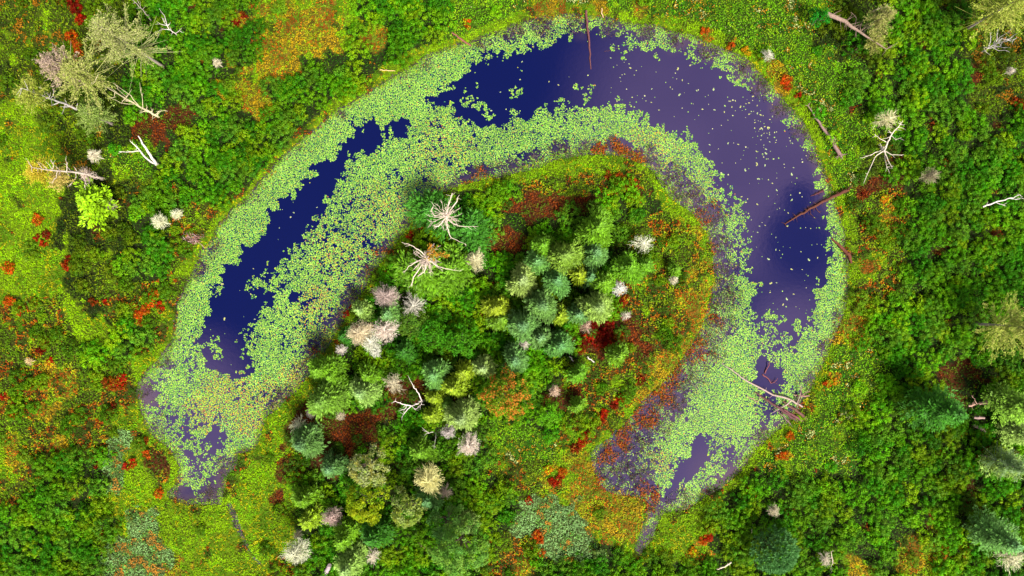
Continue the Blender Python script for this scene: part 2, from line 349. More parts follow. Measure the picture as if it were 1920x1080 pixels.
A = Acc(); A.add(np.stack([wx, wy, tz], 1), f, tcol)
mt, n_, l_, p_ = new_mat('peat_and_moss')
a_ = n_.new('ShaderNodeAttribute'); a_.attribute_name = 'Col'
t_ = n_.new('ShaderNodeTexNoise'); t_.inputs['Scale'].default_value = 2.2; t_.inputs['Detail'].default_value = 6
g_ = n_.new('ShaderNodeNewGeometry'); l_.new(g_.outputs['Position'], t_.inputs['Vector'])
mr_ = n_.new('ShaderNodeMapRange'); mr_.inputs[1].default_value = .3; mr_.inputs[2].default_value = .7; mr_.inputs[3].default_value = .5; mr_.inputs[4].default_value = 1.4
l_.new(t_.outputs[0], mr_.inputs[0])
h_ = n_.new('ShaderNodeHueSaturation'); l_.new(a_.outputs['Color'], h_.inputs['Color']); l_.new(mr_.outputs[0], h_.inputs['Value'])
l_.new(h_.outputs[0], p_.inputs['Base Color']); p_.inputs['Roughness'].default_value = .95; p_.inputs['Specular IOR Level'].default_value = .1
b_ = n_.new('ShaderNodeBump'); b_.inputs['Distance'].default_value = .12; l_.new(t_.outputs[0], b_.inputs['Height']); l_.new(b_.outputs[0], p_.inputs['Normal'])
tag(obj('ground', A.mesh('ground', mt, True)), kind='structure')

# ------------------------------------------------------------------ water
ax = np.arange(200, 1661, 6); ay = np.arange(0, 1081, 6)
TX, TY = np.meshgrid(ax, ay)
px_, py_ = TX.ravel(), TY.ravel()
wq = (fbm(px_, py_, 30, 64) - .5) * 34; wr = (fbm(px_, py_, 30, 65) - .5) * 34
sh = blobs(MARGIN, px_ + wq, py_ + wr, 1.1) * .6
sh = np.maximum(sh, np.clip(1 + samp(F_LAKE, px_, py_) / 26, 0, 1) * .8)
sh *= 1 - .75 * blobs([(1180,850,90),(1240,740,60),(1150,900,70)], px_, py_, .8)
sh = np.clip(sh + .25 * blobs([(1420,830,60),(270,740,50),(390,900,60),(1340,890,50),(1260,760,50)], px_, py_, .8), 0, 1)
deep, shal = np.array([.0002, .0022, .036]), np.array([.046, .030, .034])
wc = deep[None] * (1 - sh[:, None]) + shal[None] * sh[:, None]
wx, wy = W(px_, py_)
nx, ny = len(ax), len(ay); idx = np.arange(nx * ny).reshape(ny, nx)
f = np.stack([idx[:-1, :-1], idx[1:, :-1], idx[1:, 1:], idx[:-1, 1:]], -1).reshape(-1, 4)
A = Acc(); A.add(np.stack([wx, wy, np.zeros(len(wx))], 1), f, wc)
mt, n_, l_, p_ = new_mat('pond_water')
n_.remove(p_)
a_ = n_.new('ShaderNodeAttribute'); a_.attribute_name = 'Col'
df = n_.new('ShaderNodeBsdfDiffuse'); l_.new(a_.outputs['Color'], df.inputs['Color'])
gl = n_.new('ShaderNodeBsdfGlossy'); gl.inputs['Roughness'].default_value = .04; gl.inputs['Color'].default_value = (.86, .64, .9, 1)
t_ = n_.new('ShaderNodeTexNoise'); t_.inputs['Scale'].default_value = 1.6; t_.inputs['Detail'].default_value = 4
g_ = n_.new('ShaderNodeNewGeometry'); l_.new(g_.outputs['Position'], t_.inputs['Vector'])
b_ = n_.new('ShaderNodeBump'); b_.inputs['Distance'].default_value = .01; b_.inputs['Strength'].default_value = .25
l_.new(t_.outputs[0], b_.inputs['Height']); l_.new(b_.outputs[0], gl.inputs['Normal'])
fr = n_.new('ShaderNodeFresnel'); fr.inputs['IOR'].default_value = 1.85
ms = n_.new('ShaderNodeMixShader'); l_.new(fr.outputs[0], ms.inputs[0]); l_.new(df.outputs[0], ms.inputs[1]); l_.new(gl.outputs[0], ms.inputs[2])
l_.new(ms.outputs[0], n_['Material Output'].inputs['Surface'])
tag(obj('water', A.mesh('water', mt, True)), kind='structure')

# ------------------------------------------------------------------ lily pads
def pad_geom(acc, P, r, ang, tilt, col):      # notched discs, 7 corners each
    k = 7
    a = np.array([0.30, 1.2, 2.1, math.pi, -2.1, -1.2, -0.30])
    n = len(P); A_ = a[None] + ang[:, None]
    V = np.zeros((n, k + 1, 3))
    V[:, :k, 0] = np.cos(A_) * r[:, None]; V[:, :k, 1] = np.sin(A_) * r[:, None]
    V[:, :k, 2] = V[:, :k, 0] * tilt[:, :1] + V[:, :k, 1] * tilt[:, 1:]
    V[:, k] = 0
    V[:, k, :2] = np.stack([np.cos(ang), np.sin(ang)], 1) * (r * .25)[:, None]
    V += P[:, None]
    f = np.arange(n * (k + 1)).reshape(n, k + 1)
    acc.add(V.reshape(-1, 3), f, np.repeat(col, k + 1, 0))
st = 1.7
X, Y = np.meshgrid(np.arange(250, 1600, st), np.arange(20, 1000, st))
X = X.ravel() + rng.uniform(-1.3, 1.3, X.size); Y = Y.ravel() + rng.uniform(-1.3, 1.3, Y.size)
k_ = (shore(X, Y) < -1.5) & ~((Y > 948) & (X < 600)) & ~((Y > 985) & (X > 1100))
X, Y = X[k_], Y[k_]
op = samp(F_OPEN, X, Y) + (fbm(X, Y, 34, 70) - .5) * 34 + (fbm(X, Y, 9, 71, 2) - .5) * 22 - 15 * np.clip(1 - 5 * np.abs(fbm(X, Y, 20, 78, 2) - .5), 0, 1) + 4
ISL = [(968,170,9),(962,180,7),(1083,162,6),(1110,165,6),(1106,173,7),(1102,182,8),(1160,184,4),(1055,190,6),(970,130,4),(1168,100,5),(1170,108,4),(880,190,12),(900,200,10),(915,215,10),(880,230,9),(893,160,5),(870,170,6),(465,540,8),(480,525,8),(500,540,8),(540,470,6),(400,640,10),(408,668,9),(405,655,9),(1445,590,10),(1440,640,14),(1490,615,7),(1460,600,8),(1150,90,6),(503,494,4),(545,362,5),(1230,110,4)]
isl = blobs(ISL, X + (fbm(X, Y, 8, 79) - .5) * 22, Y, .5) * (fbm(X, Y, 5, 72, 2) > .5)
m_ = blobs(MARGIN, X, Y, .7)
dens = .92 - .46 * m_ - blobs([(a, b, c, d) for a, b, c, d in SPARSE], X, Y, .6) + .30 * blobs(SOLID, X, Y, .6)
dens -= .42 * np.clip((12 - op) / 14, 0, 1)
orange = blobs(ORANGE, X, Y, .6)
dens -= .5 * orange
dens[(X < 1240) & (Y > 810) & (X > 1080)] -= .15
nr = rank(.34 * vn(X * .8 + Y * .6, Y * .8 - X * .6, 4.2, 73) + .22 * vn(X, Y, 9, 74) + .20 * vn(X, Y, 26, 75) + .24 * rng.random(len(X)))
keep = ((op > 0) & (nr < dens) & (rng.random(len(X)) < .97)) | (isl > .3)
X, Y, m_, orange = X[keep], Y[keep], m_[keep], orange[keep]
n = len(X)
PADC = np.array([C(152,206,74,.54), C(132,196,68,.52), C(174,214,92,.56), C(108,172,62,.48), C(200,204,46,.54), C(90,168,104,.55), C(206,130,70,.55), C(186,164,84,.5)])
yl = blobs(YELLOWPAD, X, Y, .8)
u = rng.random(n)
pw = np.tile(np.array([.36,.24,.24,.12,.018,.010,.003,.009]), (n, 1))
pw[:, 4] += yl * .45; pw[:, 6] += yl * .16; pw[:, 7] += yl * .4 + .12 * m_; pw[:, 5] += .02
pw /= pw.sum(1, keepdims=True)
ch = (np.cumsum(pw, 1) < u[:, None]).sum(1).clip(0, 7)
sol = blobs(SOLID, X, Y, .8)[:, None]
pc = PADC[ch] * (rng.uniform(.72, 1.18, (n, 1)) * (1 - sol * .6) + sol * .6) * 1.06 * (.78 + .44 * fbm(X, Y, 24, 77))[:, None]
wx, wy = W(X, Y)
P = np.stack([wx, wy, .012 + rng.uniform(0, .03, n)], 1)
A = Acc(); pad_geom(A, P, rng.uniform(.055, .105, n) * np.where(m_ > .5, .85, 1), rng.uniform(0, 6.28, n), rng.normal(0, .07, (n, 2)), pc)
tag(obj('lily_pads', A.mesh('lily_pads', M_PAD)), 'dense beds of pale green lily pads covering the lake margins', 'lily pads', kind='stuff')
print('pads', n)
# ---- pads floating alone on open water: 300 individuals
pm = []
for v in range(6):
    A = Acc()
    c = [C(190,205,120,.6), C(165,205,100,.6), C(205,210,150,.6), C(150,190,90,.6), C(196,200,120,.6), C(180,200,140,.6)][v]
    k = 1 if v < 4 else 3
    pts = np.array([[0, 0, .02]] + [[.17 * math.cos(t * 2.4 + v), .15 * math.sin(t * 2.4 + v), .028 + .005 * t] for t in range(k - 1)])
    pad_geom(A, pts, rng.uniform(.11, .16, k), rng.uniform(0, 6.28, k), rng.normal(0, .06, (k, 2)), np.tile(c, (k, 1)))
    pm.append(A.mesh('lily_pad', M_PAD))
cnt = 0; t = 0
while cnt < 300 and t < 60000:
    t += 1
    if R_.random() < .2: x, y = R_.gauss(1455, 50), R_.gauss(225, 60)
    elif R_.random() < .6: x, y = R_.uniform(1150, 1560), R_.uniform(80, 620)
    else: x, y = R_.uniform(390, 1200), R_.uniform(70, 700)
    xa, ya = np.array([x]), np.array([y])
    if samp(F_OPEN, xa, ya)[0] < (-4 if R_.random() < .6 else -14) and shore(xa, ya)[0] < -4:
        o = obj('lily_pad', pm[R_.randrange(6)]); wx, wy = W(x, y); o.location = (wx, wy, 0)
        o.rotation_euler = (0, 0, R_.uniform(0, 6.28)); q = R_.choice((.35, .42, .5, .6, .8)); o.scale = (q, q, 1)
        tag(o, 'small pale lily pad drifting alone on the open dark water', 'lily pad', 'lone lily pads on open water'); cnt += 1

# ------------------------------------------------------------------ marsh stems standing in the shallow margins
def blade_field(name, X, Y, col, z0, hmax, Ln, Wd, label, cat, lean=.7, mat=None, gz=None):
    n = len(X)
    wx, wy = W(X, Y)
    z = z0 + rng.uniform(0, 1, n) ** .7 * hmax
    P = np.stack([wx, wy, z], 1)
    D = rng.normal(0, 1, (n, 3)); D[:, 2] = np.abs(D[:, 2]) * (1 - lean)
    Nn = rng.normal(0, .45, (n, 3)); Nn[:, 2] = 1
    A = Acc(); A.cards(P, D, Nn, Ln, Wd, col)
    o = obj(name, A.mesh(name, mat or M_PLAIN)); tag(o, label, cat, kind='stuff'); return o
X = rng.uniform(240, 1610, 700000); Y = rng.uniform(15, 1040, 700000)
s = shore(X, Y)
wq = (fbm(X, Y, 24, 83) - .5) * 34; wr = (fbm(X, Y, 24, 84) - .5) * 34
mm = blobs(MARGIN, X + wq, Y + wr, .9); oo = blobs(ORANGE, X + wq, Y + wr, .9)
mm = np.maximum(mm, np.clip((s + 9) / 8, 0, 1) * .7)
pr = np.clip(mm * .75, 0, 1) * (.35 + 1.0 * (fbm(X, Y, 11, 81) > .5))
pr = np.maximum(pr, oo * (.3 + .9 * (fbm(X, Y, 14, 82) > .45)))
k_ = (s < 2) & (rng.random(len(X)) < pr * .95)
X, Y, oo = X[k_], Y[k_], oo[k_]; n = len(X)
isr = rng.random(n) < oo * .9
MC = np.array([C(84,58,74), C(58,44,60), C(120,92,70), C(86,108,44), C(150,128,128), C(110,140,70), C(62,84,34)])
c = MC[((.6 * vn(X, Y, 9, 85) + .4 * rng.random(n)) * 7).astype(int).clip(0, 6)]
OC = np.array([C(196,92,14), C(220,118,18), C(160,66,14), C(130,108,24)])
c[isr] = OC[rng.integers(0, 4, isr.sum())]
c = c * rng.uniform(.6, 1.3, (n, 1))
blade_field('marsh_stems', X[~isr], Y[~isr], c[~isr], .02, .35, rng.uniform(.14, .36, (~isr).sum()), rng.uniform(.04, .11, (~isr).sum()), 'brown and mauve dying water plants along the lake margins', 'marsh stems')
blade_field('rust_sedge', X[isr], Y[isr], c[isr], .02, .5, rng.uniform(.2, .42, isr.sum()), rng.uniform(.08, .16, isr.sum()), 'rust orange sedge growing in shallow water beside the island', 'sedge')

# ------------------------------------------------------------------ low plants on the land
NL = 800000
X = rng.uniform(-150, 2070, NL); Y = rng.uniform(-150, 1230, NL)
s = shore(X, Y); k_ = s > -1.5 - 11 * rng.random(len(X)) ** 1.6 * (.3 + 1.4 * vn(X, Y, 22, 97)); X, Y, s = X[k_], Y[k_], s[k_]
cl = cls(X, Y)
dn = np.ones(len(X))
for k, v in DENS.items(): dn[cl == KEYS.index(k)] = v
outside = (X < -10) | (X > 1930) | (Y < -10) | (Y > 1090)
dn[outside] *= .5
k_ = rng.random(len(X)) < dn; X, Y, s, cl = X[k_], Y[k_], s[k_], cl[k_]
gz = np.maximum(ground_z(X, Y), .02)
q1 = .34 * vn(X, Y, 8, 90) + .56 * vn(X * .8 + Y * .6, Y * .8 - X * .6, 24, 91) + .10 * rng.random(len(X))
lump = .6 * vn(X, Y, 11, 92) + .4 * vn(X, Y, 6, 93)
NAMES = {'D': ('thicket_undergrowth', 'green low growth in gaps between the shrubs, darkened to suggest shade', 'undergrowth'),
 'g': ('olive_heath', 'olive green low heath covering the upper left ground', 'heath plants'),
 'n': ('flowering_herbs', 'vivid green leafy herbs with pale flower heads along the right bank', 'herbs'),
 'y': ('marsh_grass', 'yellow-green marsh grass fringing the shore and the left side', 'grass'),
 'o': ('golden_sedge', 'golden orange sedge and grass in open patches', 'sedge'),
 'r': ('rusty_leatherleaf', 'rust brown low plants in hollows between the trees', 'low shrubs'),
 'c': ('pale_fern', 'pale sage green ferny plants in soft patches near the bottom', 'ferns'),
 'k': ('dark_heath', 'dark olive green heath in patches', 'heath plants'),
 'm': ('mixed_heath', 'mixed green orange and rust low bog plants', 'bog plants')}
for k in NAMES:
    mk = cl == KEYS.index(k); n = int(mk.sum())
    if n == 0: continue
    x, y = X[mk], Y[mk]
    r = rank(q1[mk]); pal = PAL[k]; cw = np.cumsum([p[0] for p in pal]); cw /= cw[-1]
    ci = np.searchsorted(cw, r).clip(0, len(pal) - 1)
    order = list(range(len(pal))); rs = random.Random(3); rs.shuffle(order)
    pc = np.array([C(*p[1]) for p in pal])
    c = pc[ci] * (rng.uniform(.88, 1.12, (n, 1)) if k in 'yc' else rng.uniform(.78, 1.22, (n, 1))) * (.62 + .85 * fbm(x, y, 30, 95))[:, None] * {'y': 1.45, 'n': 1.28, 'o': 1.2, 'D': .9}.get(k, 1.15)  # D leaves kept darker: shade of the shrub gaps put into their colour
    sp = rng.random(n) < (.015 if k in 'ymo' else .04)
    c[sp] = pc[rng.integers(0, len(pal), sp.sum())]
    ht = HT[k] * np.clip(s[mk] / 18, .35, 1)
    z = gz[mk] + ht * (.05 + 1.7 * lump[mk] ** 2) * (.35 + .65 * rng.random(n)) + .03
    wx, wy = W(x, y)
    D = rng.normal(0, 1, (n, 3)); D[:, 2] *= .45
    Nn = rng.normal(0, .5, (n, 3)); Nn[:, 2] = 1
    if k in 'yo':
        D[:, :2] += 1.1 * np.stack([np.cos(6 * vn(x, y, 60, 96)), np.sin(6 * vn(x, y, 60, 96))], 1)
        Ln = rng.uniform(.2, .42, n); Wd = rng.uniform(.06, .12, n)
    else:
        Ln = rng.uniform(.17, .34, n) * (.78 if k == 'n' else 1); Wd = Ln * rng.uniform(.4, .65, n)
    A = Acc(); A.cards(np.stack([wx, wy, z], 1), D, Nn, Ln, Wd, c)
    o = obj(NAMES[k][0], A.mesh(NAMES[k][0], M_PLAIN)); tag(o, NAMES[k][1], NAMES[k][2], kind='stuff')

# ------------------------------------------------------------------ naming by place: nearest landmark and direction
LM = [("the forked white snag",265,285),("the bright yellow-green tree",175,380),("the tall pale tree at upper left",235,80),("the leaning bare trunk at far left",85,185),("the brown brush pile",358,448),("the log lying into the top water",1103,75),("the left tip of the lake",262,740),("the lower left bay",380,920),("the twin dead pine tops",820,440),("the orange-speckled maple",950,740),("the dark red island patch",1120,625),("the big soft tree at bottom",855,1030),("the round blue-green pine at lower right",1455,1035),("the dark pine by broken trunks",1760,770),("the thin white log at right",1878,378),("the sprawling white snag at right",1658,265),("the long trunk at upper right",1600,55),("the fan-shaped bare tree",1880,80),("the long log in the lower right arm",1430,720),("the spiky log in the right water",1530,388),("the narrow outlet channel",1215,1000),("the round cream tree",805,897),("the white bare bush on the island",1205,457),("the pale sage patch",1040,970),("the feathery tree at right edge",1890,610),("the grey bare crowns",700,620),("the bare tree at bottom right",1895,1040),("the thin stream at lower left",460,1010),("the top left shore bend",560,250),("the bottom left corner",60,1040),("the right shore",1600,560),("the island's north tip",1120,300)]
used = {}
def place(px, py):
    d, nme, lx, ly = min((math.hypot(px - a, py - b), nm, a, b) for nm, a, b in LM)
    if d < 14: return 'beside ' + nme
    an = math.degrees(math.atan2(ly - py, px - lx)) % 360
    w8 = ['right of', 'above right of', 'above', 'above left of', 'left of', 'below left of', 'below', 'below right of'][int((an + 22.5) // 45) % 8]
    return ('just ' if d < 60 else 'well ' if d > 150 else '') + w8 + ' ' + nme
def label_for(desc, px, py):
    l = desc + ' ' + place(px, py)
    if l in used:
        near = sorted((math.hypot(px - a, py - b), nm) for nm, a, b in LM)
        for d, nm in near[1:5]:
            l2 = l + ', towards ' + nm
            if l2 not in used and len(l2.split()) <= 16: l = l2; break
            l3 = desc + ' towards ' + nm
            if l3 not in used: l = l3; break
    used[l] = 1
    return l

# ------------------------------------------------------------------ shrubs
def shrub_mesh(Rm, seed, leaf=.19, colvar=.22, flat=.62, per=52, speck=None):
    g = np.random.default_rng(seed); A = Acc()
    npf = int(5 + 5.2 * Rm * Rm)
    cs = []
    tries = 0
    lob = g.uniform(0, 6.28, 3)
    while len(cs) < npf and tries < 4000:
        tries += 1
        a = g.uniform(0, 6.28); rr = math.sqrt(g.random()) * (.86 + .16 * math.sin(3 * a + lob[0]) + .1 * math.sin(5 * a + lob[1]))
        z = (1 - rr ** 2 * .7) * g.uniform(.6, 1.15)
        c = np.array([math.cos(a) * rr * Rm, math.sin(a) * rr * Rm, max(.15, z * flat * Rm * 1.7)])
        if all(np.linalg.norm(c[:2] - q[:2]) > .46 for q in cs): cs.append(c)
    for c in cs:
        pr = g.uniform(.30, .50); n = int(per * (pr / .42) ** 2)
        d = unit(g.normal(0, 1, (n, 3))); d[:, 2] = np.abs(d[:, 2]) * 1.1 - .12
        d = unit(d)
        P = c + d * pr * g.uniform(.55, 1.05, (n, 1)) * np.array([1, 1, .85])
        Nn = unit(d * 1.3 + g.normal(0, .4, (n, 3)) + [0, 0, .2])
        Dr = np.cross(Nn, g.normal(0, 1, (n, 3)))
        base = np.array([1, 1, 1]) * g.uniform(1 - colvar, 1 + colvar)
        base = base * np.array([g.uniform(.8, 1.35), 1, g.uniform(.7, 1.3)])
        cc = base * g.uniform(.78, 1.25, (n, 1))
        if speck is not None:
            mk = g.random(n) < speck[0] * g.uniform(.3, 1.8); cc[mk] = np.array(speck[1]) * g.uniform(.7, 1.2, (mk.sum(), 1))
        Ln = g.uniform(.75, 1.3, n) * leaf
        A.cards(P, Dr, Nn, Ln, Ln * .72, cc)
    for i in range(7):
        a = g.uniform(0, 6.28); q = cs[g.integers(len(cs))]
        A.tube([[math.cos(a) * .1, math.sin(a) * .1, -.3], q * .5 + [0, 0, -.1], q], [.05, .035, .015], 3, np.array([.9, .5, 1.5]) * .6)
    return A.mesh('shrub', M_LEAF)
SH_R = [1.0, 1.0, 1.35, 1.35, 1.7, 1.7, 2.1, 2.1]
SH = [shrub_mesh(r, 200 + i) for i, r in enumerate(SH_R)]
RED_S = [shrub_mesh(.55, 300, .2, .35), shrub_mesh(.8, 301, .2, .35, speck=(.12, (1.1, 6, 1))), shrub_mesh(1.1, 302, .2, .35, speck=(.15, (1.1, 5, 1))), shrub_mesh(.8, 303, .2, .35, speck=(.1, (1.2, 4, 1)))]
def place_mesh(o, px, py, z, rz, sc_):
    wx, wy = W(px, py, z); o.location = (wx, wy, float(ground_z(np.array([px * 1.0]), np.array([py * 1.0]))[0])); o.rotation_euler = (0, 0, rz)
    o.scale = (sc_, sc_, sc_)

TREES = []   # filled below; shrubs keep clear of their trunks
TC = {'b': (100,150,66), 'g': (104,156,22), 'y': (142,174,26), 'w': (140,172,76), 'd': (58,118,24), 'p': (118,162,46)}
CON = [(1122,428,38,'g'),(1059,482,36,'p'),(1117,476,28,'b'),(980,527,30,'w'),(1045,528,27,'b'),(1087,516,20,'y'),(1108,520,20,'b'),(1181,503,30,'g'),(1206,500,22,'g'),(1266,506,14,'g'),(1008,492,26,'b'),(1018,462,26,'g'),(1132,532,28,'g'),(1017,573,33,'b'),(1121,577,33,'w'),(1051,592,19,'y'),(980,611,33,'b'),(1014,632,23,'b'),(1052,647,27,'b'),(966,676,27,'b'),(1085,590,22,'b'),(932,580,28,'y'),(940,600,24,'g'),(815,702,29,'b'),(907,690,22,'w'),(870,698,22,'y'),(852,727,24,'y'),(815,745,19,'y'),(812,778,20,'y'),(838,758,15,'p'),(866,783,33,'w'),(680,737,28,'w'),(690,704,22,'g'),(678,583,20,'w'),(602,693,30,'g'),(608,752,38,'p'),(624,705,26,'g'),(621,876,26,'b'),(803,936,24,'b'),(790,845,27,'g'),(700,1006,29,'d'),(645,1010,28,'g'),(653,1062,30,'w'),(570,936,24,'g'),(580,976,22,'y'),(645,632,15,'d'),(875,986,22,'w'),(570,830,32,'b'),(730,590,26,'b'),(1084,702,20,'g'),(1160,665,22,'g'),(1083,760,16,'g'),(760,660,20,'d')]
def conifer(Rm, Hm, seed, levels=15, nb=10, arm=False):
    g = np.random.default_rng(seed); A = Acc()
    lp = g.uniform(0, 6.28, 3)
    for li in range(levels):
        t = (li + .5) / levels; z = Hm * (.22 + .78 * t); r = Rm * (1 - t ** 1.7) * .97 + .18
        nbr = nb if not arm else 7
        off = g.uniform(0, 6.28)
        for b in range(nbr):
            a = off + b * 6.283 / nbr + g.normal(0, .15); ln = r * g.uniform(.76, 1.1) * (.94 + .13 * math.sin(2 * a + lp[0]) + .12 * math.sin(3 * a + lp[1]) + .08 * math.sin(5 * a + lp[2])); bv = g.uniform(.62, 1.35)
            up = g.uniform(.02, .28)
            dr = np.array([math.cos(a), math.sin(a), up]); lat = np.array([-math.sin(a), math.cos(a), 0])
            o0 = np.array([0, 0, z])
            A.tube([o0, o0 + dr * ln * .9], [.035, .012], 3, [1.1, .8, 1.6])
            k = int(max(5, ln * (18 if not arm else 26)))
            s_ = g.random(k) ** .7 * ln
            spread = (.10 + .34 * (s_ / max(ln, .1)) ** .6) * (1 if not arm else 1.6) * g.choice([-1, 1], k) * g.random(k) ** .6
            if arm: s_ = (np.round(s_ / ln * 5) / 5 + g.normal(0, .05, k)) * ln
            P = o0 + dr * s_[:, None] + lat * (spread * ln * (.75 if not arm else .5))[:, None] + g.normal(0, .05, (k, 3))
            D = dr * 1.0 + lat * (spread * 2.2)[:, None] + g.normal(0, .22, (k, 3))
            Nn = g.normal(0, .5, (k, 3)); Nn[:, 2] += 1
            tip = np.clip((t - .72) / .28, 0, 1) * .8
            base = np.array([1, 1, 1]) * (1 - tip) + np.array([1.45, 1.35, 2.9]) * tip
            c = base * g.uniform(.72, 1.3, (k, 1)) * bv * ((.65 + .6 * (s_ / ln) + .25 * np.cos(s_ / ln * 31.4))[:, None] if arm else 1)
            Ln = g.uniform(.3, .58, k) * (1.25 if arm else 1)
            A.cards(P, D, Nn, Ln, Ln * .36, c)
    T = Acc(); T.tube([[0, 0, -.3], [0, 0, Hm * .5], [0, 0, Hm * .97]], [.17, .11, .02], 6, C(120, 96, 84))
    return A.mesh('crown', M_NEEDLE), T.mesh('trunk', M_WOOD)
def tint(c, f=.5): return C(*c, f)
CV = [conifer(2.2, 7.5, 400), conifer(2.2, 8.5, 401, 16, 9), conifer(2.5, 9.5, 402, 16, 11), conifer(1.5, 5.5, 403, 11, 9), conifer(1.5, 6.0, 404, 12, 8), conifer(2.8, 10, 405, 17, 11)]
CVR = [2.2, 2.2, 2.5, 1.5, 1.5, 2.8]; CVH = [7.5, 8.5, 9.5, 5.5, 6.0, 10]
CN = {'b': 'round blue-green pine with a pale tip', 'g': 'green young pine', 'y': 'yellow-green young pine', 'w': 'pale grey-green pine', 'd': 'small dark teal pine', 'p': 'soft sage green pine'}
def tree(name, label, cat, group, crown, trunk, px, py, zc, scale, tn, extra=None):
    r = bpy.data.objects.new(name, None); COL.objects.link(r); r.empty_display_size = .5
    wx, wy = W(px, py, zc * scale)
    bx, by = 960 + wx / S, 540 - wy / S
    r.location = (wx, wy, float(ground_z(np.array([bx]), np.array([by]))[0])); r.rotation_euler = (0, 0, R_.uniform(0, 6.28)); r.scale = (scale,) * 3
    tag(r, label, cat, group)
    if crown is not None:
        c = obj('crown', crown, r); c['tint'] = tn
    if trunk is not None: obj('trunk', trunk, r)
    TREES.append((bx, by)); return r
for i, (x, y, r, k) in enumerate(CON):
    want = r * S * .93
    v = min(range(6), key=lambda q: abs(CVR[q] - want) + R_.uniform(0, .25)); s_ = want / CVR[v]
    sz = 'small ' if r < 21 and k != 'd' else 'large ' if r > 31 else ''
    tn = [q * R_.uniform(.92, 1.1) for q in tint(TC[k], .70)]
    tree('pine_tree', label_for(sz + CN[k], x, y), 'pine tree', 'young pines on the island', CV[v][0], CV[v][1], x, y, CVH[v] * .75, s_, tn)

# large pines with arm-like branches
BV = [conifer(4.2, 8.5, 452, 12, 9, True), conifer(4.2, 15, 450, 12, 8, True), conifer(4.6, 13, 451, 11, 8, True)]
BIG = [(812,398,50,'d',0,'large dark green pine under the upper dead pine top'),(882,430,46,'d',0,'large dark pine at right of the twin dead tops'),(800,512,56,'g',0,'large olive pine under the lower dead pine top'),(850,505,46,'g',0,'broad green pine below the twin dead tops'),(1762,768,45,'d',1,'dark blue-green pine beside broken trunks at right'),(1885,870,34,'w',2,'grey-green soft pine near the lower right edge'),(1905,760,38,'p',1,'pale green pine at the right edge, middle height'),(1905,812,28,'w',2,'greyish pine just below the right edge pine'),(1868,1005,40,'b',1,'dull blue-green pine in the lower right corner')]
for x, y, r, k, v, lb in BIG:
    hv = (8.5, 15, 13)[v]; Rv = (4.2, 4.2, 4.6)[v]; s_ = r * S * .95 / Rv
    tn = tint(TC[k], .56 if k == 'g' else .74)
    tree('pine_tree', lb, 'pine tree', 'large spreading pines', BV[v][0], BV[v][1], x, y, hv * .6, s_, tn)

# dense round spruce of many upright tufts
def tuft_tree(Rm, Hm, seed, n=150, leaf=.34, elong=2.6, col=(1, 1, 1)):
    g = np.random.default_rng(seed); A = Acc()
    for i in range(n):
        a = i * 2.39996; rr = math.sqrt((i + .5) / n)
        c = np.array([math.cos(a) * rr * Rm, math.sin(a) * rr * Rm, Hm * (1 - .55 * rr ** 2.2)]) + g.normal(0, .12, 3)
        k = 42; d = unit(g.normal(0, 1, (k, 3))); d[:, 2] = np.abs(d[:, 2])
        P = c + d * g.uniform(.1, .42, (k, 1))
        D = d + np.array([math.cos(a) * rr, math.sin(a) * rr, .3]) * .6
        Nn = np.cross(D, g.normal(0, 1, (k, 3)))
        Ln = g.uniform(.7, 1.25, k) * leaf
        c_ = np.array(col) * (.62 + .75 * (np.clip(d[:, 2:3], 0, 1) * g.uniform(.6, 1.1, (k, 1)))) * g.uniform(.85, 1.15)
        A.cards(P, D, Nn, Ln, Ln / elong, c_)
    T = Acc(); T.tube([[0, 0, -.3], [0, 0, Hm * .8]], [.2, .06], 6, C(120, 96, 84))
    return A.mesh('crown', M_NEEDLE), T.mesh('trunk', M_WOOD)
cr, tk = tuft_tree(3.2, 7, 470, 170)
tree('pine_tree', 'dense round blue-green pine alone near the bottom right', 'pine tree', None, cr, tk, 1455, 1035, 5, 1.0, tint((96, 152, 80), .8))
cr, tk = tuft_tree(3.0, 7, 471, 90, .45, 2.2)
tree('larch_tree', 'bright yellow-green star-shaped tree below a bare trunk at left', 'larch tree', None, *conifer(3.0, 7, 472, 7, 9, True), 175, 381, 4.5, 1.0, tint((150, 200, 20), .6))

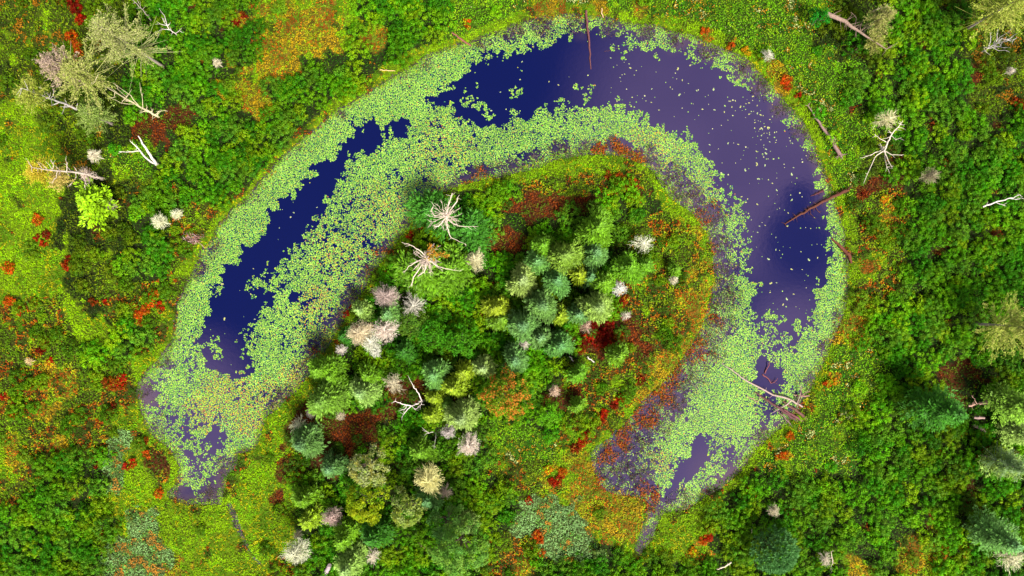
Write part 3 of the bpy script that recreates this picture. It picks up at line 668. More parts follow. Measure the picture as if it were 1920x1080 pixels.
# broadleaf trees
def broadleaf(Rm, Hm, seed, leaf=.22, per=46, speck=None, flat=.5, loose=1.0, rise=.45):
    g = np.random.default_rng(seed); A = Acc(); cs = []; tr = 0
    npf = int(6.5 * Rm * Rm)
    lob = g.uniform(0, 6.28, 3)
    while len(cs) < npf and tr < 6000:
        tr += 1
        a = g.uniform(0, 6.28); rr = math.sqrt(g.random()) * (.88 + .13 * math.sin(3 * a + lob[0]) + .09 * math.sin(7 * a + lob[1]))
        z = Hm * (rise + (1 - rise) * (1 - rr ** 2 * .9)) * g.uniform(.86, 1.05)
        c = np.array([math.cos(a) * rr * Rm, math.sin(a) * rr * Rm, z])
        if all(np.linalg.norm(c - q) > .5 * loose for q in cs): cs.append(c)
    for c in cs:
        pr = g.uniform(.38, .62); n = int(per * (pr / .5) ** 2)
        d = unit(g.normal(0, 1, (n, 3))); d[:, 2] = np.abs(d[:, 2]) * 1.1 - .2; d = unit(d)
        P = c + d * pr * g.uniform(.5, 1.1, (n, 1)) * loose
        Nn = unit(d * .8 + g.normal(0, .5, (n, 3)) + [0, 0, .5]); Dr = np.cross(Nn, g.normal(0, 1, (n, 3)))
        b = np.array([g.uniform(.8, 1.25), 1, g.uniform(.7, 1.2)]) * g.uniform(.8, 1.2)
        cc = b * g.uniform(.75, 1.25, (n, 1))
        if speck is not None:
            mk = g.random(n) < speck[0] * g.choice([.2, 1, 2.4]); cc[mk] = np.array(speck[1]) * g.uniform(.7, 1.3, (mk.sum(), 1))
        Ln = g.uniform(.75, 1.3, n) * leaf; A.cards(P, Dr, Nn, Ln, Ln * .7, cc)
    T = Acc(); T.tube([[0, 0, -.3], [.05, 0, Hm * .35], [0, 0, Hm * .6]], [.2, .15, .08], 7, C(130, 110, 100))
    for i in range(16):
        q = cs[g.integers(len(cs))]; T.tube([[0, 0, Hm * .35], q * [.5, .5, 1] * .8 + [0, 0, .2], q], [.08, .05, .015], 4, C(130, 110, 100))
    return A.mesh('crown', M_LEAF), T.mesh('trunk', M_WOOD)
BL = [(950,741,50,(120,160,26),9,(.36,(4.2,.85,3)),'maple with green and orange-red leaves on the island','maple_tree','maple tree'),
 (687,944,42,(160,190,20),9,None,'bright yellow-green broadleaf tree in the lower island woods','broadleaf_tree','tree'),
 (692,876,41,(176,190,90),9,(.25,(1.1,1.05,2.2)),'pale yellow-cream tree above the bright yellow-green tree','broadleaf_tree','tree'),
 (765,955,36,(160,186,70),8,(.3,(1.2,1.1,2.4)),'mottled yellow and cream tree below the round cream tree','broadleaf_tree','tree'),
 (862,1030,58,(124,182,66),14,None,'big soft green tree at the bottom edge of the island','broadleaf_tree','tree'),
 (835,985,34,(110,164,70),10,None,'dull green crown above the big soft tree','broadleaf_tree','tree'),
 (1535,35,20,(40,150,30),4,None,'vivid green small round tree left of the long trunk','broadleaf_tree','tree'),
 (770,605,34,(100,150,40),5,None,'leafy green tree right of the grey bare crowns','broadleaf_tree','tree'),
 (810,630,32,(80,158,22),5,None,'glossy green tree in the middle of the island','broadleaf_tree','tree'),
 (866,640,36,(84,160,24),5,None,'bright green spreading tree at the island centre','broadleaf_tree','tree'),
 (1030,775,24,(110,190,24),4,None,'bright lime green tree below right of the maple','broadleaf_tree','tree')]
for i, (x, y, r, c, h, sp, lb, nm, ct) in enumerate(BL):
    Rm = r * S * .95
    cr, tk = broadleaf(Rm, h, 500 + i, .24, 46, sp)
    tree(nm, lb, ct, None, cr, tk, x, y, h * .75, 1.0, tint(c, .55))

# feathery, lichen-grey trees that lean outward as seen from above
def feather(Rm, Hm, seed, n=130, green=.5, bare_low=True, wood=(1.9, 1.6, 3.2)):
    g = np.random.default_rng(seed); A = Acc(); B = Acc()
    B.tube([[0, 0, -.4], [.05, .1, Hm * .5], [0, 0, Hm]], [.24, .15, .03], 7, C(176, 160, 150, .7))
    for i in range(n):
        t = g.random() ** .8; z = Hm * (.28 + .72 * t); r = Rm * (1.05 - t ** 1.6) * g.uniform(.55, 1.1) + .2
        a = g.uniform(0, 6.28); up = g.uniform(.0, .45)
        dr = np.array([math.cos(a), math.sin(a), up])
        p0 = np.array([0, 0, z]); p1 = p0 + dr * r * .5 + g.normal(0, .06, 3); p2 = p0 + dr * r + [0, 0, g.uniform(-.1, .3)]
        A.tube([p0, p1, p2], [.045, .03, .012], 3, np.array(wood) * g.uniform(.7, 1.1))
        if bare_low and t < .25 and g.random() < .7: continue
        k = int(r * 22)
        s_ = g.uniform(.2, 1.05, k); P = p0 + dr * (r * s_)[:, None] + g.normal(0, .16, (k, 3))
        D = dr + g.normal(0, .6, (k, 3)); Nn = g.normal(0, .6, (k, 3)) + [0, 0, 1]
        c = np.where(g.random((k, 1)) < green, np.array([[1, 1, 1]]), np.array([[1.35, 1.1, 2.0]])) * g.uniform(.7, 1.3, (k, 1))
        Ln = g.uniform(.22, .4, k); A.cards(P, D, Nn, Ln, Ln * .3, c)
    return A.mesh('crown', M_NEEDLE), B.mesh('trunk', M_WOOD)
FE = [(238,82,5.4,17,.6,(158,172,84),'tall pale lichened tree near the top left, grey-green and feathery'),
 (1868,22,4.6,12,.6,(160,180,60),'pale feathery tree cut by the top right edge'),
 (1888,612,4.8,13,.5,(156,176,60),'feathery pale tree at the right edge with bare twigs'),
 (1885,868,2.4,10,.7,(120,158,80),'thin grey-green tree beside the rust shrubs at lower right'),
 (185,222,3.0,7,.6,(128,158,60),'small hazy grey-green tree between the leaning trunks'),
 (1645,40,2.2,8,.5,(150,160,70),'sparse olive tree at the tip of the long trunk')]
for i, (x, y, r, h, gr, c, lb) in enumerate(FE):
    cr, tk = feather(r, h, 540 + i, int(60 + 16 * r), gr)
    tree('feathery_tree', lb, 'tree', None, cr, tk, x, y, h * .6, 1.0, tint(c, .7))

# bare twiggy crowns
def bare(Rm, Hm, seed, n=120, up=.35, thick=.03, droop=False):
    g = np.random.default_rng(seed); A = Acc(); B = Acc()
    B.tube([[0, 0, -.3], [.04, 0, Hm * .6], [0, 0, Hm * .9]], [.13, .09, .05], 5, [1.05] * 3)
    for i in range(n):
        t = g.random(); z = Hm * (.55 + .42 * t); a = g.uniform(0, 6.28)
        r = Rm * g.uniform(.55, 1.15) * (1.05 - .55 * t) * (.9 + .18 * math.sin(2 * a + seed) + .16 * math.sin(3 * a + 2 * seed) + .1 * math.sin(7 * a))
        e = g.uniform(.05, up + .5 * t)
        dr = np.array([math.cos(a), math.sin(a), e]); p0 = np.array([0, 0, z])
        p1 = p0 + dr * r * .55 + g.normal(0, .05, 3); p2 = p0 + dr * r + g.normal(0, .08, 3)
        sh_ = g.uniform(.75, 1.15)
        A.tube([p0, p1, p2], [thick * 1.5, thick, thick * .45], 3, [sh_] * 3)
        for q in range(6):
            s_ = g.uniform(.3, .98); pb = p0 + dr * r * s_; d2 = unit(dr + g.normal(0, .55, 3)) * r * g.uniform(.2, .45)
            A.tube([pb, pb + d2], [thick * .8, thick * .3], 3, [sh_ * g.uniform(.8, 1.1)] * 3)
    k = int(n * 4.5); d = unit(g.normal(0, 1, (k, 3))); d[:, 2] = np.abs(d[:, 2]); q_ = g.uniform(.45, 1.02, (k, 1))
    P = d * q_ * np.array([Rm, Rm, Rm * .7]) + [0, 0, Hm * .68]
    A.cards(P, d + g.normal(0, .35, (k, 3)), g.normal(0, 1, (k, 3)), g.uniform(.16, .38, k), .05, np.ones(3)[None] * g.uniform(.75, 1.15, (k, 1)))
    return A.mesh('twigs', M_LEAF), B.mesh('trunk', M_LEAF)
BA = [bare(1.7, 6, 600, 190, .5, .026), bare(1.9, 7, 601, 230, .5, .026), bare(1.2, 4.5, 602, 120, .5, .024), bare(1.7, 5, 603, 70, .3, .03)]
BAR = [1.7, 1.9, 1.2, 1.7]; BAH = [6, 7, 4.5, 5]
BT = [(725,556,24,(190,170,160),1,'mauve-grey bare crown, topmost of the grey crowns'),(776,573,25,(190,185,170),3,'grey bare tree with draped twigs below the dead tops'),(676,624,24,(215,200,165),1,'cream and green mottled bare crown by the left island shore'),(725,617,25,(215,200,185),0,'pale tan bare crown, right one of the crown cluster'),(698,642,20,(225,215,195),0,'whitish bare crown, lowest of the crown cluster'),(706,660,11,(225,215,200),2,'tiny white bare crown below the crown cluster'),(640,656,11,(215,205,195),2,'small white bare bush at the left island shore'),(892,490,20,(222,208,165),0,'round cream bare bush right of the dead tops'),(1205,457,20,(228,218,190),3,'white bare bush standing alone in the north of the island'),(1159,541,15,(225,220,205),2,'white bare bush left of the red shrub patch top'),(805,897,28,(232,208,140),1,'round cream dead tree with a peach base'),(880,832,22,(215,200,185),0,'whitish bare crown below the sage pine'),(842,808,14,(200,190,185),2,'small grey bare crown beside the sage pine'),(624,968,19,(195,170,160),0,'pinkish grey bare crown in the lower island woods'),(558,1033,25,(228,220,185),1,'bright white bare tree at the lower left of the island'),(180,293,13,(215,205,180),2,'small cream bare bush above the bare trunk at left'),(302,416,15,(222,222,180),2,'pale green-white bare bush right of the yellow-green tree'),(334,402,11,(222,215,180),2,'small pale bare bush beside the brush pile'),(168,330,17,(200,180,165),3,'tangled grey twigs at the foot of the bare trunk'),(210,386,12,(195,175,160),2,'small grey snag right of the yellow-green tree'),(562,795,18,(220,215,180),3,'white twisted bush at the left island shore'),(560,1000,9,(200,190,160),2,'tiny pale bush above the bright white tree'),(985,645,13,(210,200,190),3,'grey star-shaped snag among the blue-green pines'),(1172,592,10,(215,205,190),3,'small white snag right of the red shrub patch'),(1098,612,14,(190,160,140),3,'thin bare twigs over the red shrub patch'),(1040,733,11,(210,185,160),2,'small tan bare bush right of the maple'),(738,718,20,(200,190,160),3,'crooked greyish bush left of the dark round pine'),(700,1040,16,(210,200,180),3,'pale star-shaped snag below the dark pine at bottom'),(640,778,10,(190,180,150),2,'small grey bush in the left island woods'),(835,920,16,(190,170,150),3,'brownish twiggy bush right of the cream tree'),(1262,525,9,(215,205,180),2,'tiny white snag at the eastern island side'),(1660,225,22,(200,195,150),3,'mossy bare bush above the sprawling white snag'),(1740,330,16,(150,140,110),2,'dull mossy bare bush right of the sprawling snag'),(1890,1045,26,(220,210,175),3,'spread bare cream tree at the bottom right corner'),(1545,1045,14,(200,190,170),3,'thin pale snag at the bottom, right of the round pine'),(1448,955,12,(190,180,150),2,'pale twiggy bush above the round blue-green pine'),(1440,105,12,(205,200,185),3,'whitish twigs on the upper right bank'),(410,120,9,(210,200,170),2,'tiny pale twigs in the upper left thicket'),(60,677,9,(215,190,140),3,'small pale star-shaped snag in the left heath'),(585,775,10,(200,190,170),2,'small grey bush above the ring-shaped pine'),(1890,135,8,(200,190,175),2,'tiny grey snag below the fan-shaped tree')]
for x, y, r, c, v, lb in BT:
    s_ = r * S * .95 / BAR[v]
    o = tree('bare_tree', lb, 'bare tree', None, None, None, x, y, BAH[v] * .8, s_, None)
    for nm, me in (('twigs', BA[v][0]), ('trunk', BA[v][1])):
        q = obj(nm, me, o); q['tint'] = [min(.85, v) for v in tint(tuple(min(255, a + 14) for a in c), 1.1)]

# ------------------------------------------------------------------ hand-placed snags and fallen logs
def P3(p):      # photograph pixel and height -> point
    wx, wy = W(p[0], p[1], p[2]); return np.array([wx, wy, p[2]])
RS = [.68]
def wobble(pts, rad, g, amp=.06, sub=4):
    pts = np.array([P3(p) for p in pts]); o = []; rr = []
    for i in range(len(pts) - 1):
        for j in range(sub):
            t = j / sub; o.append(pts[i] * (1 - t) + pts[i + 1] * t + g.normal(0, amp, 3) * (i + j > 0)); rr.append(rad[i] * (1 - t) + rad[i + 1] * t)
    o.append(pts[-1]); rr.append(rad[-1]); return np.array(o), np.array(rr) * RS[0]
def deadwood(name, label, cat, main, rad, branches=(), col=(214,200,190), twigs=0, twig_len=1.0, seed=1, part='trunk', group=None, f=.72, roots=False, amp=.05):
    RS[0] = 1.1 if name == 'fallen_log' else .72
    g = np.random.default_rng(seed); c = np.array(C(*col, f))
    b = P3(main[0]); r = bpy.data.objects.new(name, None); COL.objects.link(r); r.location = b; tag(r, label, cat, group)
    A = Acc(); pts, rr = wobble(main, rad, g, amp); A.tube(pts - b, rr, 8, c); obj(part, A.mesh(part, M_WOOD, True), r)
    for bp, br in branches:
        A = Acc(); q, r2 = wobble(bp, br, g, .04, 3); A.tube(q - b, r2, 6, c * g.uniform(.85, 1.1))
        for t in range(3):
            k = g.integers(len(q) // 2, len(q)); d = unit(q[-1] - q[0] + g.normal(0, .6, 3) * np.linalg.norm(q[-1] - q[0])) * g.uniform(.3, .8)
            A.tube([q[k] - b, q[k] - b + d], [.03, .012], 4, c)
        obj('branch', A.mesh('branch', M_WOOD, True), r)
    for i in range(twigs):
        k = g.integers(1, len(pts)); t = unit(pts[k] - pts[k - 1]); sd2 = unit(np.cross(t, [0, 0, 1.0])) * g.choice([-1, 1])
        d = unit(sd2 + t * g.uniform(.0, .8) + [0, 0, g.uniform(-.1, .6)]) * twig_len * g.uniform(.4, 1.1)
        A = Acc(); m2 = pts[k] + d * .5 + g.normal(0, .05, 3); A.tube([pts[k] - b, m2 - b, pts[k] + d - b], [.045, .03, .012], 4, c * g.uniform(.8, 1.1)); obj('branch', A.mesh('branch', M_WOOD), r)
    if roots:
        A = Acc()
        for i in range(11):
            d = unit(g.normal(0, 1, 3) * [1, 1, .7] + (pts[0] - pts[1]) * .8) * g.uniform(.4, .95)
            A.tube([[0, 0, 0], d * .6, d + g.normal(0, .1, 3)], [.11, .06, .02], 5, c * g.uniform(.8, 1.3))
        obj('root_plate', A.mesh('root_plate', M_WOOD), r)
    TREES.append((main[0][0], main[0][1])); return r
WH = (232,222,212); GY = (206,192,182); BR = (150,104,92); PU = (120,82,84)
deadwood('dead_tree', 'forked smooth white snag standing left of the lake', 'dead tree', [(297,312,.2),(285,296,2.2),(270,272,4.2),(259,255,6)], [.34,.26,.2,.08],
  [([(296,308,.6),(282,303,2),(268,290,3.6),(258,277,5)],[.26,.2,.17,.12]), ([(262,283,4),(243,285,5),(223,284,5.8)],[.12,.1,.04]), ([(258,277,5),(250,270,5.6),(244,264,6)],[.1,.08,.04])], WH, seed=2, f=.85)
deadwood('dead_tree', 'pale bare trunk with crooked branches lying outward at left', 'dead tree', [(200,336,.4),(145,323,7),(100,320,11),(60,314,14.5)], [.26,.2,.13,.04],
  [([(143,323,7),(143,333,7.5),(130,350,8)],[.1,.07,.02]), ([(108,320,10),(105,333,10.5),(97,345,11)],[.08,.06,.02]), ([(125,321,9),(126,310,9.6),(123,300,10)],[.07,.05,.02]), ([(98,319,11),(100,309,11.5),(95,302,12)],[.07,.04,.02]), ([(150,324,6),(160,340,6),(158,352,6)],[.08,.05,.02]), ([(160,327,5),(175,325,5.5),(190,338,6)],[.08,.05,.02])], (225,205,190), 26, 1.3, 3, f=.8)
deadwood('dead_tree', 'grey-white bare trunk leaning left at the far left', 'dead tree', [(150,207,.4),(118,193,4.5),(90,183,8),(40,165,12.5)], [.26,.2,.14,.04],
  [([(90,183,8),(78,192,8.5),(68,196,9)],[.1,.06,.03]), ([(96,185,7),(100,178,8),(102,172,9)],[.07,.05,.02]), ([(122,196,4),(120,205,4.5),(117,213,5)],[.08,.05,.02]), ([(88,182,8),(82,170,9),(78,166,10)],[.07,.05,.02])], (215,205,200), 22, 1.5, 4, f=.8)
deadwood('dead_tree', 'cream bare tree with many limbs above the forked snag', 'dead tree', [(300,221,.3),(275,207,3),(245,190,7),(205,165,13),(178,153,17)], [.26,.2,.15,.09,.03],
  [([(262,200,5),(245,180,8),(213,157,12)],[.1,.07,.02]), ([(255,195,6),(235,195,8),(208,184,10)],[.1,.06,.02]), ([(268,204,4),(266,180,6),(262,155,8)],[.07,.05,.02]), ([(290,215,1.5),(300,208,2),(309,207,2.4)],[.08,.05,.02]), ([(240,188,7.5),(222,168,10),(214,155,12)],[.08,.05,.02])], (226,212,170), 34, 1.5, 5, f=.8)
deadwood('dead_tree', 'thin pale trunk at the top edge of the upper left', 'dead tree', [(285,41,.5),(272,25,2.5),(262,12,4),(246,-2,5.5)], [.12,.1,.08,.04], [([(266,18,3.5),(262,8,4.5),(257,0,5)],[.06,.04,.02])], (215,200,180), 6, .8, 6, f=.8)
deadwood('dead_tree', 'white claw-shaped bare tree in the upper left thicket', 'dead tree', [(335,68,.5),(322,58,2),(313,48,3),(303,32,4.5)], [.1,.09,.06,.02],
  [([(313,48,3),(303,46,3.5),(296,45,4)],[.06,.05,.02]), ([(318,55,2.5),(305,55,3),(293,60,3.5)],[.06,.05,.02]), ([(315,50,3),(308,30,4),(300,18,5)],[.06,.05,.02]), ([(330,62,1.5),(336,57,2),(340,60,2)],[.05,.04,.02])], WH, 8, .8, 7, f=.85)
# twin dead pine tops of the island
g8 = np.random.default_rng(8)
def top(label, cx_, cy_, zc, limbs, seed, n=42, col=(226,206,188)):
    br = []
    for l in limbs: br.append(([(cx_, cy_, zc)] + [(a, b, zc + d) for a, b, d in l], [.13, .10, .06, .02][:len(l) + 1]))
    g = np.random.default_rng(seed)
    for i in range(n):
        a = g.uniform(0, 6.28); r = g.uniform(8, 30)
        mid = (cx_ + math.cos(a) * r * .5 + g.normal(0, 2.6), cy_ + math.sin(a) * r * .5 + g.normal(0, 2.6), zc + g.uniform(-.2, .7))
        br.append(([(cx_, cy_, zc + g.uniform(-1.4, .6)), mid, (mid[0] + math.cos(a + g.normal(0, .4)) * r * .5, mid[1] + math.sin(a + g.normal(0, .4)) * r * .5, mid[2] + g.uniform(-.2, .6))], [.055, .038, .014]))
    bx = 960 + (cx_ - 960) * (H - zc) / H; by = 540 + (cy_ - 540) * (H - zc) / H
    return deadwood('dead_tree', label, 'dead tree', [(bx, by, .3), (cx_ * .5 + bx * .5, cy_ * .5 + by * .5, zc * .5), (cx_, cy_, zc + .8)], [.34, .26, .08], br, col, seed=seed, f=.82)
top('upper of the twin grey dead pine tops on the island', 836, 406, 10.5, [[(850,420,.2),(868,424,.2),(897,425,0)],[(840,432,-.2),(846,446,-.4),(872,457,-.6)],[(842,378,.3),(848,362,.5)],[(815,405,.2),(808,395,.4),(813,385,.6)],[(822,425,-.2),(816,424,-.2)],[(856,378,.3),(858,370,.4)]], 31)
top('lower of the twin grey dead pine tops on the island', 800, 485, 9.5, [[(785,468,.2),(770,460,.4),(753,454,.4)],[(782,490,0),(766,500,0),(757,512,-.2)],[(815,496,0),(835,504,-.2),(862,508,-.4)],[(775,520,-.2),(772,537,-.4)],[(795,510,0),(783,518,0)],[(806,500,0),(806,512,0)]], 32, 44)
A = Acc()
for i in range(170):
    t = R_.random(); br = R_.random() < .5
    x, y = ((809 + R_.gauss(0, 4), 457 + t * 32) if br else (812 + t * 30, 478 + R_.gauss(0, 3) - (1 - t) * 2))
    p = P3((x, y, 10.4 + R_.uniform(-.4, .6))); d = rng.normal(0, 1, 3); d[2] *= .3
    A.cards([p], [d], [rng.normal(0, .4, 3) + [0, 0, 1]], .4, .13, np.array(C(*R_.choice([(226,160,40), (210,130,40), (200,180,60), (150,140,40)]), .6)) * R_.uniform(.6, 1.2))
od = [o for o in COL.objects if o.get('label', '').startswith('lower of the twin')][0]
me = A.mesh('golden_foliage', M_PLAIN); me.transform(Matrix.Translation(-Vector(od.location)))
gf = obj('golden_foliage', me, od); gf['label'] = 'dying golden needles on one branch'

deadwood('dead_tree', 'white antler-shaped snag in the middle of the island', 'dead tree', [(797,752,.4),(790,751,3),(782,757,4.5),(770,761,6),(752,756,7),(740,752,7.5)], [.2,.17,.14,.12,.08,.04],
  [([(770,761,6),(762,770,6.3),(754,781,6.5)],[.11,.08,.04]), ([(764,760,6.3),(758,768,6.5),(752,769,6.8)],[.08,.05,.03]), ([(790,751,3.5),(785,738,5),(777,727,6),(769,713,6.8)],[.13,.1,.08,.03]), ([(772,762,6),(777,766,6.2),(779,768,6.4)],[.06,.04,.02]), ([(788,747,4),(790,755,5),(788,763,5)],[.06,.05,.02])], (238,222,215), 6, .6, 9, f=.88)
deadwood('dead_tree', 'small white forked snag below the antler-shaped snag', 'dead tree', [(816,808,.3),(817,822,2.5),(814,840,4)], [.1,.08,.05], [([(812,810,2),(800,812,3),(793,822,4)],[.08,.06,.03]), ([(804,811,3),(796,806,3.5)],[.05,.03])], WH, 5, .6, 10, f=.85)
deadwood('dead_tree', 'sprawling white snag standing in the right thicket', 'dead tree', [(1650,275,.4),(1656,280,3),(1658,283,6),(1663,270,8),(1672,250,9.5),(1693,226,11)], [.28,.25,.2,.16,.12,.05],
  [([(1658,283,6),(1665,302,6.5),(1673,316,7)],[.14,.1,.04]), ([(1658,282,6),(1672,290,6.5),(1695,290,7)],[.12,.08,.03]), ([(1655,284,6),(1640,295,6),(1620,342,7)],[.1,.08,.04]), ([(1670,254,9),(1680,262,9.5),(1690,258,10)],[.08,.06,.03]), ([(1655,280,5),(1635,290,5),(1618,296,5.5)],[.1,.07,.04]), ([(1660,285,6),(1660,305,6),(1668,325,6.4)],[.1,.07,.03]), ([(1664,268,8),(1650,260,8.5),(1640,252,9)],[.08,.05,.02])], (228,214,196), 16, 1.3, 11, f=.82)
deadwood('dead_tree', 'fan-shaped silvery bare tree near the top right', 'dead tree', [(1838,100,.5),(1855,88,3),(1872,80,4.5),(1900,74,7)], [.14,.12,.09,.03],
  [([(1850,92,2.5),(1858,75,4),(1857,65,5)],[.07,.05,.02]), ([(1862,84,3.5),(1875,70,5),(1895,56,7)],[.08,.06,.02]), ([(1866,82,4),(1885,76,5.5),(1908,62,7.5)],[.08,.06,.02]), ([(1862,86,3),(1880,88,4),(1895,90,5)],[.07,.05,.02]), ([(1868,78,4.5),(1870,65,5.5),(1872,55,6.5)],[.07,.05,.02]), ([(1858,87,3),(1872,95,3.6),(1884,94,4)],[.06,.04,.02])], (226,216,212), 34, 1.1, 12, f=.82)
deadwood('fallen_log', 'thin white log leaning over the right thicket', 'log', [(1843,388,3.4),(1870,378,3.8),(1895,372,4.2),(1912,365,4.6)], [.10,.09,.06,.03], [([(1868,379,3.8),(1875,383,4),(1882,385,4)],[.06,.04,.02]), ([(1895,372,4),(1905,374,4.3),(1915,371,4.5)],[.06,.04,.02])], WH, 3, .6, 13, f=.85)
deadwood('fallen_log', 'long reddish grey trunk lying at the upper right', 'log', [(1550,25,2.6),(1585,42,3.1),(1612,60,3.5),(1662,92,4.2)], [.32,.25,.16,.05], [([(1600,52,2),(1606,35,2.8),(1598,25,3.6)],[.07,.05,.02]), ([(1615,62,2),(1612,50,3),(1618,38,4)],[.07,.05,.02]), ([(1630,72,2),(1632,88,2),(1645,98,2)],[.06,.04,.02]), ([(1622,68,2),(1615,82,2),(1605,92,2)],[.06,.04,.02])], (178,150,134), 26, 1.6, 14, f=.62)
deadwood('fallen_log', 'grey-purple spiny trunk lying on the right bank', 'log', [(1575,290,.9),(1558,262,1),(1535,228,1),(1515,198,1.1)], [.26,.22,.15,.05], [], (158,128,122), 30, .6, 15, roots=True, f=.7)
deadwood('fallen_log', 'spiky brown log reaching from the right bank into the water', 'log', [(1588,357,.9),(1560,370,.6),(1525,388,.3),(1500,402,.2),(1472,420,.1)], [.24,.2,.17,.13,.06], [([(1528,386,.3),(1534,396,.1),(1538,400,0)],[.05,.03,.02]), ([(1518,391,.3),(1520,402,.1),(1530,410,0)],[.05,.03,.02])], (124,76,60), 40, .8, 16, roots=True, f=.5)
deadwood('fallen_log', 'straight reddish log lying from the top bank into the water', 'log', [(1099,20,.4),(1102,50,.3),(1105,90,.15),(1108,130,.02)], [.17,.15,.12,.06], [], (126,80,80), 0, .5, 17, f=.6)
deadwood('fallen_log', 'thin dark stick in the water right of the straight log', 'log', [(1133,97,.03),(1145,94,.04),(1160,89,.05)], [.04,.04,.03], [], (100,70,90), 0, .5, 171, f=.5)
deadwood('fallen_log', 'brown curved log on the right bank below the spiky log', 'log', [(1558,447,.03),(1575,462,.3),(1592,478,.4),(1596,494,.4)], [.08,.2,.26,.12], [([(1585,477,.5),(1592,473,.8),(1597,471,1)],[.05,.04,.02])], (128,76,60), 3, .5, 18, f=.6)
deadwood('fallen_log', 'short dark broken log floating above the spiky log', 'log', [(1520,368,.05),(1530,363,.1),(1544,357,.15)], [.05,.12,.2], [], (110,64,72), 10, .4, 19, f=.5)
deadwood('fallen_log', 'long pale forked log across the lower right arm', 'log', [(1505,763,.5),(1480,748,.6),(1448,739,.4),(1400,714,.25),(1378,697,.2),(1354,682,.1)], [.12,.14,.12,.10,.08,.04],
  [([(1483,750,.6),(1470,762,.4),(1450,773,.3)],[.13,.1,.06]), ([(1495,755,.7),(1500,742,.8),(1502,725,.9)],[.08,.06,.03])], (196,172,160), 12, .8, 20, f=.66)
deadwood('fallen_log', 'dark purple log under the pale forked log', 'log', [(1495,790,.2),(1470,772,.3),(1440,752,.2),(1415,735,.1)], [.2,.19,.15,.08], [], PU, 24, .9, 21, f=.55)
deadwood('fallen_log', 'grey broken branch lying across the logs of the lower right arm', 'log', [(1486,800,.3),(1470,782,.5),(1452,766,.4)], [.07,.08,.04], [], (150,124,120), 8, .7, 51, f=.6)
deadwood('fallen_log', 'thin brown branch pointing up from the lower right log tangle', 'log', [(1494,764,.5),(1501,745,.7),(1502,722,.9)], [.08,.06,.03], [], (156,120,112), 6, .5, 52, f=.6)
deadwood('fallen_log', 'reddish brown log end nearest the lower right bank', 'log', [(1513,786,.4),(1490,768,.4),(1468,752,.3)], [.2,.17,.08], [], (132,92,84), 10, .5, 22, f=.6)
deadwood('fallen_log', 'purplish trunk with stub branches below the pale forked log', 'log', [(1506,790,.3),(1485,778,.4),(1468,766,.3)], [.14,.16,.1], [([(1470,768,.4),(1466,775,.3),(1464,782,.2)],[.05,.04,.02])], (140,88,92), 3, .4, 23, f=.6)
deadwood('fallen_log', 'small pinkish branched log at the end of the lower right bank', 'log', [(1518,742,.5),(1500,742,.4),(1488,740,.3)], [.07,.1,.06], [([(1497,742,.5),(1493,752,.5)],[.08,.06]), ([(1505,740,.5),(1515,735,.6)],[.06,.03])], (180,134,126), 3, .4, 24, f=.7)
deadwood('fallen_log', 'forked brown stick standing from the small dark pool', 'log', [(1444,678,.5),(1438,690,.3),(1434,700,.1)], [.05,.07,.09], [([(1430,702,.1),(1440,710,.15),(1446,719,.1)],[.09,.08,.05]), ([(1446,719,.1),(1452,716,.3),(1457,712,.4)],[.06,.05,.02])], (150,90,90), 0, .4, 25, f=.6)
deadwood('fallen_log', 'thin pale curved branch floating among pads at lower right', 'log', [(1399,744,.06),(1412,748,.1),(1420,754,.08)], [.05,.06,.05], [([(1420,754,.08),(1424,748,.2)],[.04,.03])], (190,150,130), 2, .4, 26, f=.7)
deadwood('fallen_log', 'reddish log at the top left shore with a pale tip', 'log', [(847,61,.6),(865,73,.4),(883,86,.1)], [.07,.12,.1], [], (160,96,92), 2, .4, 27, f=.65)
deadwood('fallen_log', 'short tan stick lying in yellow-green grass at the top left shore', 'log', [(712,131,.7),(728,132,.7),(741,133,.7)], [.06,.07,.04], [], (226,190,130), 0, .4, 28, f=.8)
deadwood('fallen_log', 'short white post right of the straight log on the top bank', 'log', [(1131,33,.3),(1129,24,.9),(1128,16,1.4)], [.05,.06,.05], [], (226,190,150), 0, .3, 29, f=.8)
deadwood('fallen_log', 'broken pink-grey log above the dark pine', 'log', [(1816,761,1.6),(1836,757,1.8),(1854,755,2)], [.14,.18,.2], [([(1832,758,2),(1828,750,2.6),(1822,742,3)],[.05,.04,.02]), ([(1848,756,2),(1850,750,2.6),(1848,745,3)],[.06,.04,.02])], (200,160,140), 9, .7, 30, f=.7)
deadwood('fallen_log', 'broken grey log right of the dark pine', 'log', [(1826,783,1.6),(1836,783,1.8),(1846,784,2)], [.16,.2,.14], [], (190,160,150), 2, .4, 311, f=.7)
deadwood('fallen_log', 'splintered trunk below right of the dark pine', 'log', [(1826,797,1.6),(1838,803,1.8),(1848,810,2)], [.2,.22,.1], [], (176,146,136), 5, .6, 321, f=.7)
deadwood('fallen_log', 'short white log at the lower right of the outlet channel', 'log', [(1344,1067,1.2),(1358,1062,1.5),(1371,1054,1.8)], [.06,.09,.1], [], (226,210,190), 3, .3, 33, f=.8)
deadwood('fallen_log', 'small white stick on the lower right thicket floor', 'log', [(1409,1000,1),(1410,992,1.2),(1411,982,1.4)], [.08,.07,.05], [], (230,210,180), 0, .3, 34, f=.8)
deadwood('fallen_log', 'thick mauve trunk at the bottom edge of the island', 'log', [(604,1082,.6),(611,1072,1.6),(618,1060,3)], [.34,.32,.26], [], (190,170,175), 2, .4, 35, f=.7)
deadwood('fallen_log', 'short tan log in the lower island woods', 'log', [(782,1018,.8),(790,1022,.9),(797,1026,1)], [.14,.16,.14], [], (226,190,160), 2, .5, 36, f=.8)
